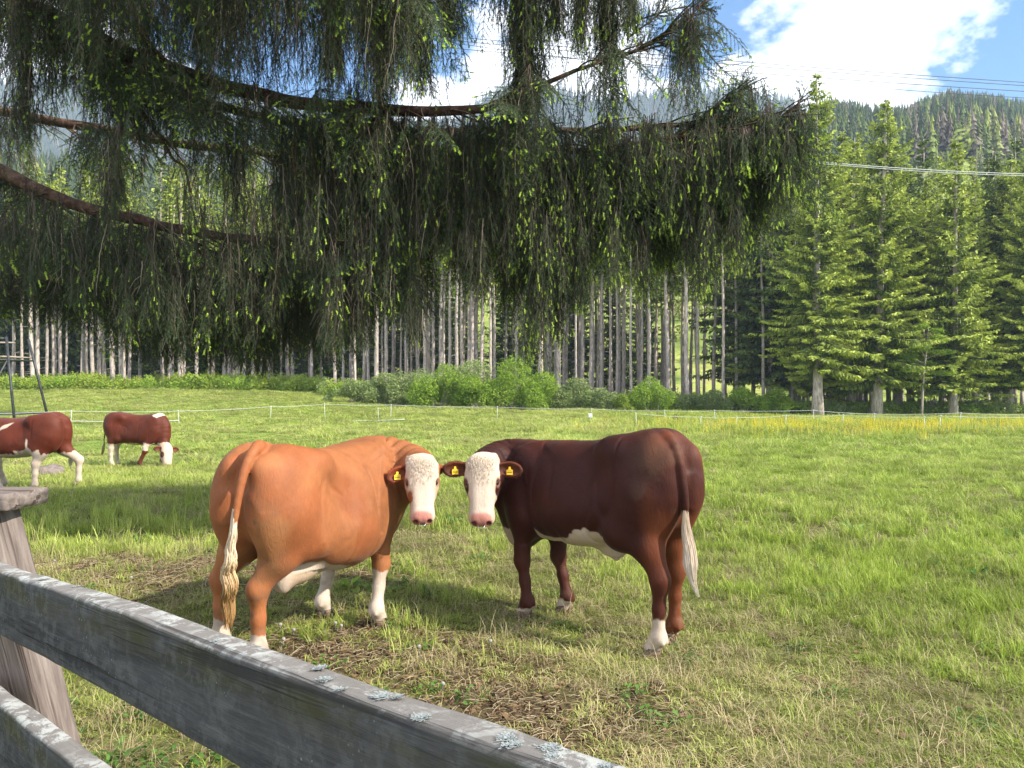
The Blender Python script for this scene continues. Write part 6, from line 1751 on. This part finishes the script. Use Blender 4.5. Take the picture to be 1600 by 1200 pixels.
def plank(name, O, ax, ac, L, wd, hh, mat, parent, seed, n=90, rnd=.012, wob=.003, taper=0):
    """rounded board: origin O, length axis ax, across axis ac (unit, horizontal), third axis up; local x along, y across, z up"""
    ax = np.array(ax, float); ax /= np.linalg.norm(ax); ac = np.array(ac, float); ac -= ax * (ac @ ax); ac /= np.linalg.norm(ac); up = np.cross(ax, ac)
    prof = []
    for (cx, cz, a0) in ((wd / 2 - rnd, hh / 2 - rnd, 0), (-wd / 2 + rnd, hh / 2 - rnd, 90), (-wd / 2 + rnd, -hh / 2 + rnd, 180), (wd / 2 - rnd, -hh / 2 + rnd, 270)):
        for k in range(5):
            a = math.radians(a0 + k * 22.5); prof.append((cx + rnd * math.cos(a), cz + rnd * math.sin(a)))
    full = []
    for i in range(len(prof)):
        a, b = np.array(prof[i]), np.array(prof[(i + 1) % len(prof)]); d_ = np.linalg.norm(b - a); m_ = max(1, int(d_ / .012))
        for k in range(m_): full.append(a + (b - a) * k / m_)
    full = np.array(full); q = len(full); xs_ = np.linspace(0, L, n)
    V = np.zeros((n, q, 3)); V[..., 0] = xs_[:, None]; V[..., 1] = full[:, 0]; V[..., 2] = full[:, 1]
    nrm = full / np.linalg.norm(full, axis=1)[:, None]
    flat = V.reshape(-1, 3); dsp = wob * fbm(flat * [3, 22, 22], seed, 3) * 1.6 + wob * .8 * fbm(flat * [9, 60, 60], seed + 3, 2)
    bowz = .006 * vnoise(np.stack([xs_ * 1.3, xs_ * 0, xs_ * 0], 1), seed)
    V[..., 1:] += nrm[None] * dsp.reshape(n, q)[..., None]; V[..., 2] += bowz[:, None]
    ii_ = np.arange(n - 1)[:, None] * q; jj = np.arange(q)[None]
    Qd = np.stack([ii_ + jj, ii_ + (jj + 1) % q, ii_ + q + (jj + 1) % q, ii_ + q + jj], -1).reshape(-1, 4)
    Vf = np.concatenate([V.reshape(-1, 3), [[-.002, 0, 0]], [[L + .002, 0, 0]]]); c0, c1 = n * q, n * q + 1; j1 = np.arange(q)
    Tt = np.concatenate([np.stack([(j1 + 1) % q, j1, np.full(q, c0)], 1), np.stack([(n - 1) * q + j1, (n - 1) * q + (j1 + 1) % q, np.full(q, c1)], 1)])
    me = mesh_from(name, Vf, Qd, True, Tt, [mat])
    Mx = Matrix(((ax[0], ac[0], up[0], O[0]), (ax[1], ac[1], up[1], O[1]), (ax[2], ac[2], up[2], O[2]), (0, 0, 0, 1)))
    o = link(name, me, parent); o.matrix_local = Mx; return o
fo = link('plank_fence', None, None, (0, 0, 0), None, 'weathered grey plank fence with lichen in the bottom left foreground', 'fence')
A = np.array([-1.166, 1.72, 1.175]); Bp = np.array([-.359, .98, 1.247]); dr = (Bp - A); Lr_ = np.linalg.norm(dr); dr /= Lr_
nrm_ = np.array([.676, .737, 0]); nrm_ -= dr * (nrm_ @ dr); nrm_ /= np.linalg.norm(nrm_); upv = np.cross(dr, nrm_)
TH, HH = .050, .150
O1 = A - dr * 1.6 + nrm_ * TH / 2 - upv * HH / 2
rail1 = plank('rail', O1, dr, nrm_, 4.1, TH, HH, MAT_RAIL, fo, 3, n=260)
A2 = np.array([-1.168, 1.722, .862]); O2 = A2 - dr * 1.6 + nrm_ * .024 - upv * .075
plank('rail', O2, dr, nrm_, 4.1, .048, .145, MAT_RAIL, fo, 8, n=200)
# the leaning post and the slab on top of it
top_r = np.array([(-20 - 800) / 1180 * 1.93, 1.93, CAM_Z - 200 / 1180 * 1.93]); bot_r = np.array([(72 - 800) / 1180 * 1.93, 1.93, CAM_Z - 570 / 1180 * 1.93])
up_ = (top_r - bot_r) / np.linalg.norm(top_r - bot_r); wax = np.array([-.97, .24, 0.]); 
dd_ = np.cross(up_, wax); dd_ /= np.linalg.norm(dd_); dd_ = dd_ * np.sign(dd_[1])
Lp = (top_r[2] + .15) / up_[2]; Op = top_r - up_ * Lp + wax * .09 + dd_ * .05
post = plank('post', Op, up_, wax, Lp, .18, .10, MAT_POSTW, fo, 12, n=90, rnd=.008)
# the grain of the post runs along local x here, so it gets its own stretched material
m = M('post_wood_long'); g1 = m.noise(m.coord('Object', (.8, 9, 9)), 4.5, 6, .68, .5); cr = m.ramp(m.noise(m.coord('Object', (.5, 16, 16)), 2.4, 4), [(.36, 1.), (.42, 0.)])
b2 = m.ramp(g1, [(.28, (.06, .047, .042)), (.5, (.135, .11, .10)), (.75, (.24, .205, .185))]); b2 = m.mix(m.math('MULTIPLY', cr, .75), b2, (.05, .035, .03))
MPL = m.surf(b2, .9, .1, m.bump(m.math('SUBTRACT', g1, cr), .7, .004))
post.data.materials[0] = MPL
ca = np.array([.97, -.10, .0]); Oc = top_r + np.array([(60 - 33) / 1180 * 1.93, 0, .0]) - ca * 1.0 + np.array([0, .055, .024])
capb = plank('cap_board', Oc, ca, (.1, .97, 0), 1.0, .15, .042, MPL, fo, 21, n=80, rnd=.010, wob=.005)
# leafy lichens, each its own piece
m = M('lichen'); q = m.noise(m.coord('Object'), 60, 4); MAT_LI = m.surf(m.ramp(q, [(.3, (.15, .17, .17)), (.7, (.30, .33, .33))]), .9, .1)
def lichen(seed, R_):
    r = np.random.default_rng(seed); mb = MB()
    for k in range(64):
        a = r.uniform(0, 6.28); l = R_ * r.uniform(.25, .62); w = R_ * r.uniform(.06, .12); o_ = r.normal(0, .30, 2)
        d = np.array([math.cos(a), math.sin(a), 0]); s_ = np.array([-d[1], d[0], 0]); z = r.uniform(.0005, .003)
        c0 = np.array([o_[0], o_[1] * .8, 0]) * R_ + d * l * .1
        V = [c0 - s_ * w * .4 + [0, 0, z], c0 + s_ * w * .4 + [0, 0, z]]
        for t, ww in ((.5, .8), (.8, 1.1)): V += [c0 + d * l * t - s_ * w * ww + [0, 0, z + .0015 * t], c0 + d * l * t + s_ * w * ww + [0, 0, z + .0015 * t]]
        V += [c0 + d * l - s_ * w * .55 + [0, 0, z + r.uniform(.001, .004)], c0 + d * l * 1.04 + s_ * w * .1 + [0, 0, z + .001], c0 + d * l + s_ * w * .6 + [0, 0, z + r.uniform(.001, .004)]]
        mb.add(np.array(V), [[0, 1, 3, 2], [2, 3, 5, 4], [4, 5, 7, 6]], [[5, 8, 7]])
    return mb.mesh('lichen', [MAT_LI])
lm = [lichen(i, 1.0) for i in range(5)]
def rail_t(px):                      # distance along the rail under a picture column
    k = (px - 800) / 1180; return (k * A[1] - A[0]) / ((Bp - A)[0] - k * (Bp - A)[1]) * Lr_
lr = np.random.default_rng(4)
for (px, ac_, R_) in ((112, .022, .016), (150, .03, .014), (205, .018, .016), (262, .030, .014), (300, .016, .012), (440, .036, .013), (470, .016, .014), (505, .008, .010), (552, .020, .018), (566, .030, .012),
                      (628, .008, .013), (745, .024, .017), (762, .014, .012), (803, .030, .017), (822, .018, .011), (893, .030, .012), (915, .012, .011), (30, .02, .017), (68, .034, .014)):
    lo_ = link('lichen', lm[lr.integers(5)], rail1)
    lo_.location = (1.6 + rail_t(px + 20), -TH / 2 + ac_, HH / 2 + .001); lo_.rotation_euler = (0, 0, lr.uniform(0, 6.28)); s_ = R_ * lr.uniform(.6, .9); lo_.scale = (s_, s_, .35)

# ------------------------------------------------------------------ dock plants and dandelion clocks
def dock(seed, n, ln):
    r = np.random.default_rng(seed); out = []
    for i in range(n):
        mb = MB(); a = i * 2.4 + r.normal(0, .3); el = r.uniform(.35, 1.1); L_ = r.uniform(.7, 1.1) * ln; w = L_ * .21
        d = np.array([math.cos(a) * math.cos(el), math.sin(a) * math.cos(el), math.sin(el)]); s_ = np.cross(d, [0, 0, 1]); s_ /= np.linalg.norm(s_); u_ = np.cross(s_, d)
        V = []
        for t in np.linspace(0, 1, 8):
            ww = w * math.sin(min(1, .12 + t * 1.02) * math.pi) ** .7 * (1 + .1 * math.sin(t * 17)); ctr = d * t * L_ - np.array([0, 0, 1.]) * .35 * L_ * t * t
            V += [ctr - s_ * ww + u_ * ww * .25 * (1 + .4 * math.sin(t * 20)), ctr, ctr + s_ * ww + u_ * ww * .25 * (1 + .4 * math.cos(t * 19))]
        Q = []
        for j in range(7):
            o = j * 3; Q += [[o, o + 1, o + 4, o + 3], [o + 1, o + 2, o + 5, o + 4]]
        mb.add(np.array(V), Q, tip=r.uniform(.1, .4)); out.append(mb.mesh('leaf', [BUSHM], True))
    return out
for px, py, n, ln, lb in ((545, 925, 9, .22, 'dark green broad-leaved dock plant between the front feet of the orange cow'), (585, 930, 7, .17, 'small dock plant just right of the orange cow\'s far front foot'), (612, 928, 6, .15, 'low dock leaves in the grass between the two cows')):
    Y = 1180 * 1.6 / (py - 600) ; X = px_x(px, Y); e = link('dock_plant', None, None, (X, Y, gz(X, Y)), None, lb, 'dock plant')
    for me in dock(px, n, ln): link('leaf', me, e)
MAT_CLK = M('seed_head').surf((.42, .40, .36), .9, .1, None, .3)
def clock_mesh():
    mb = MB(); r = np.random.default_rng(2)
    mb.tube([[0, 0, -.06], [0, 0, 0]], .0016, 4)
    for i in range(150):
        d = r.normal(0, 1, 3); d /= np.linalg.norm(d); a = np.cross(d, r.normal(0, 1, 3)); a /= np.linalg.norm(a); b = np.cross(a, d); p = d * .009
        mb.add([d * .002, p + a * .0006, p - a * .0006], None, [[0, 1, 2]]); mb.add([p + a * .004 + d * .002, p + b * .004 + d * .002, p - a * .004 + d * .002, p - b * .004 + d * .002], [[0, 1, 2, 3]])
    return mb.mesh('dandelion_clock', [MAT_CLK])
cm_ = clock_mesh()
for i, (px, py, lb) in enumerate(((438, 978, 'white dandelion seed head just right of the orange cow\'s near hind foot'), (459, 986, 'white dandelion seed head in the trampled earth, second right of the hind foot'), (524, 975, 'white dandelion seed head below the orange cow\'s belly'),
        (533, 979, 'white dandelion seed head beside the one under the orange cow\'s belly'), (655, 1010, 'white dandelion seed head on brown earth right of the orange cow'), (766, 1000, 'lone white dandelion seed head in the grass between the cows'),
        (443, 1000, 'lower white dandelion seed head near the rail and the hind foot'), (692, 1068, 'white dandelion seed head in straw above the middle of the rail'), (85, 872, 'white dandelion seed head left, in the dark worn patch'), (205, 905, 'white dandelion seed head left of the orange cow in the shade'))):
    Y = 1180 * 1.55 / (py - 600); X = px_x(px, Y); link('dandelion', cm_, None, (X, Y, gz(X, Y) + .05), (0, 0, i), lb, 'dandelion', 'dandelion seed heads in the worn grass')
# ------------------------------------------------------------------ haze
hm = bpy.data.materials.new('haze'); hm.use_nodes = True; hm.node_tree.nodes.clear()
ho = hm.node_tree.nodes.new('ShaderNodeOutputMaterial'); hv = hm.node_tree.nodes.new('ShaderNodeVolumePrincipled')
hv.inputs['Color'].default_value = (0.62, 0.78, 1.0, 1); hv.inputs['Density'].default_value = 0.00042
hm.node_tree.links.new(hv.outputs[0], ho.inputs['Volume'])
zt_, zb_ = float(GZ.max()) + 26, float(GZ.min()) - 1
mb = MB(); mb.box((0, 720, (zt_ + zb_) / 2), (3080, 1620, zt_ - zb_))

link('haze', mb.mesh('haze', [hm]), kind='stuff')
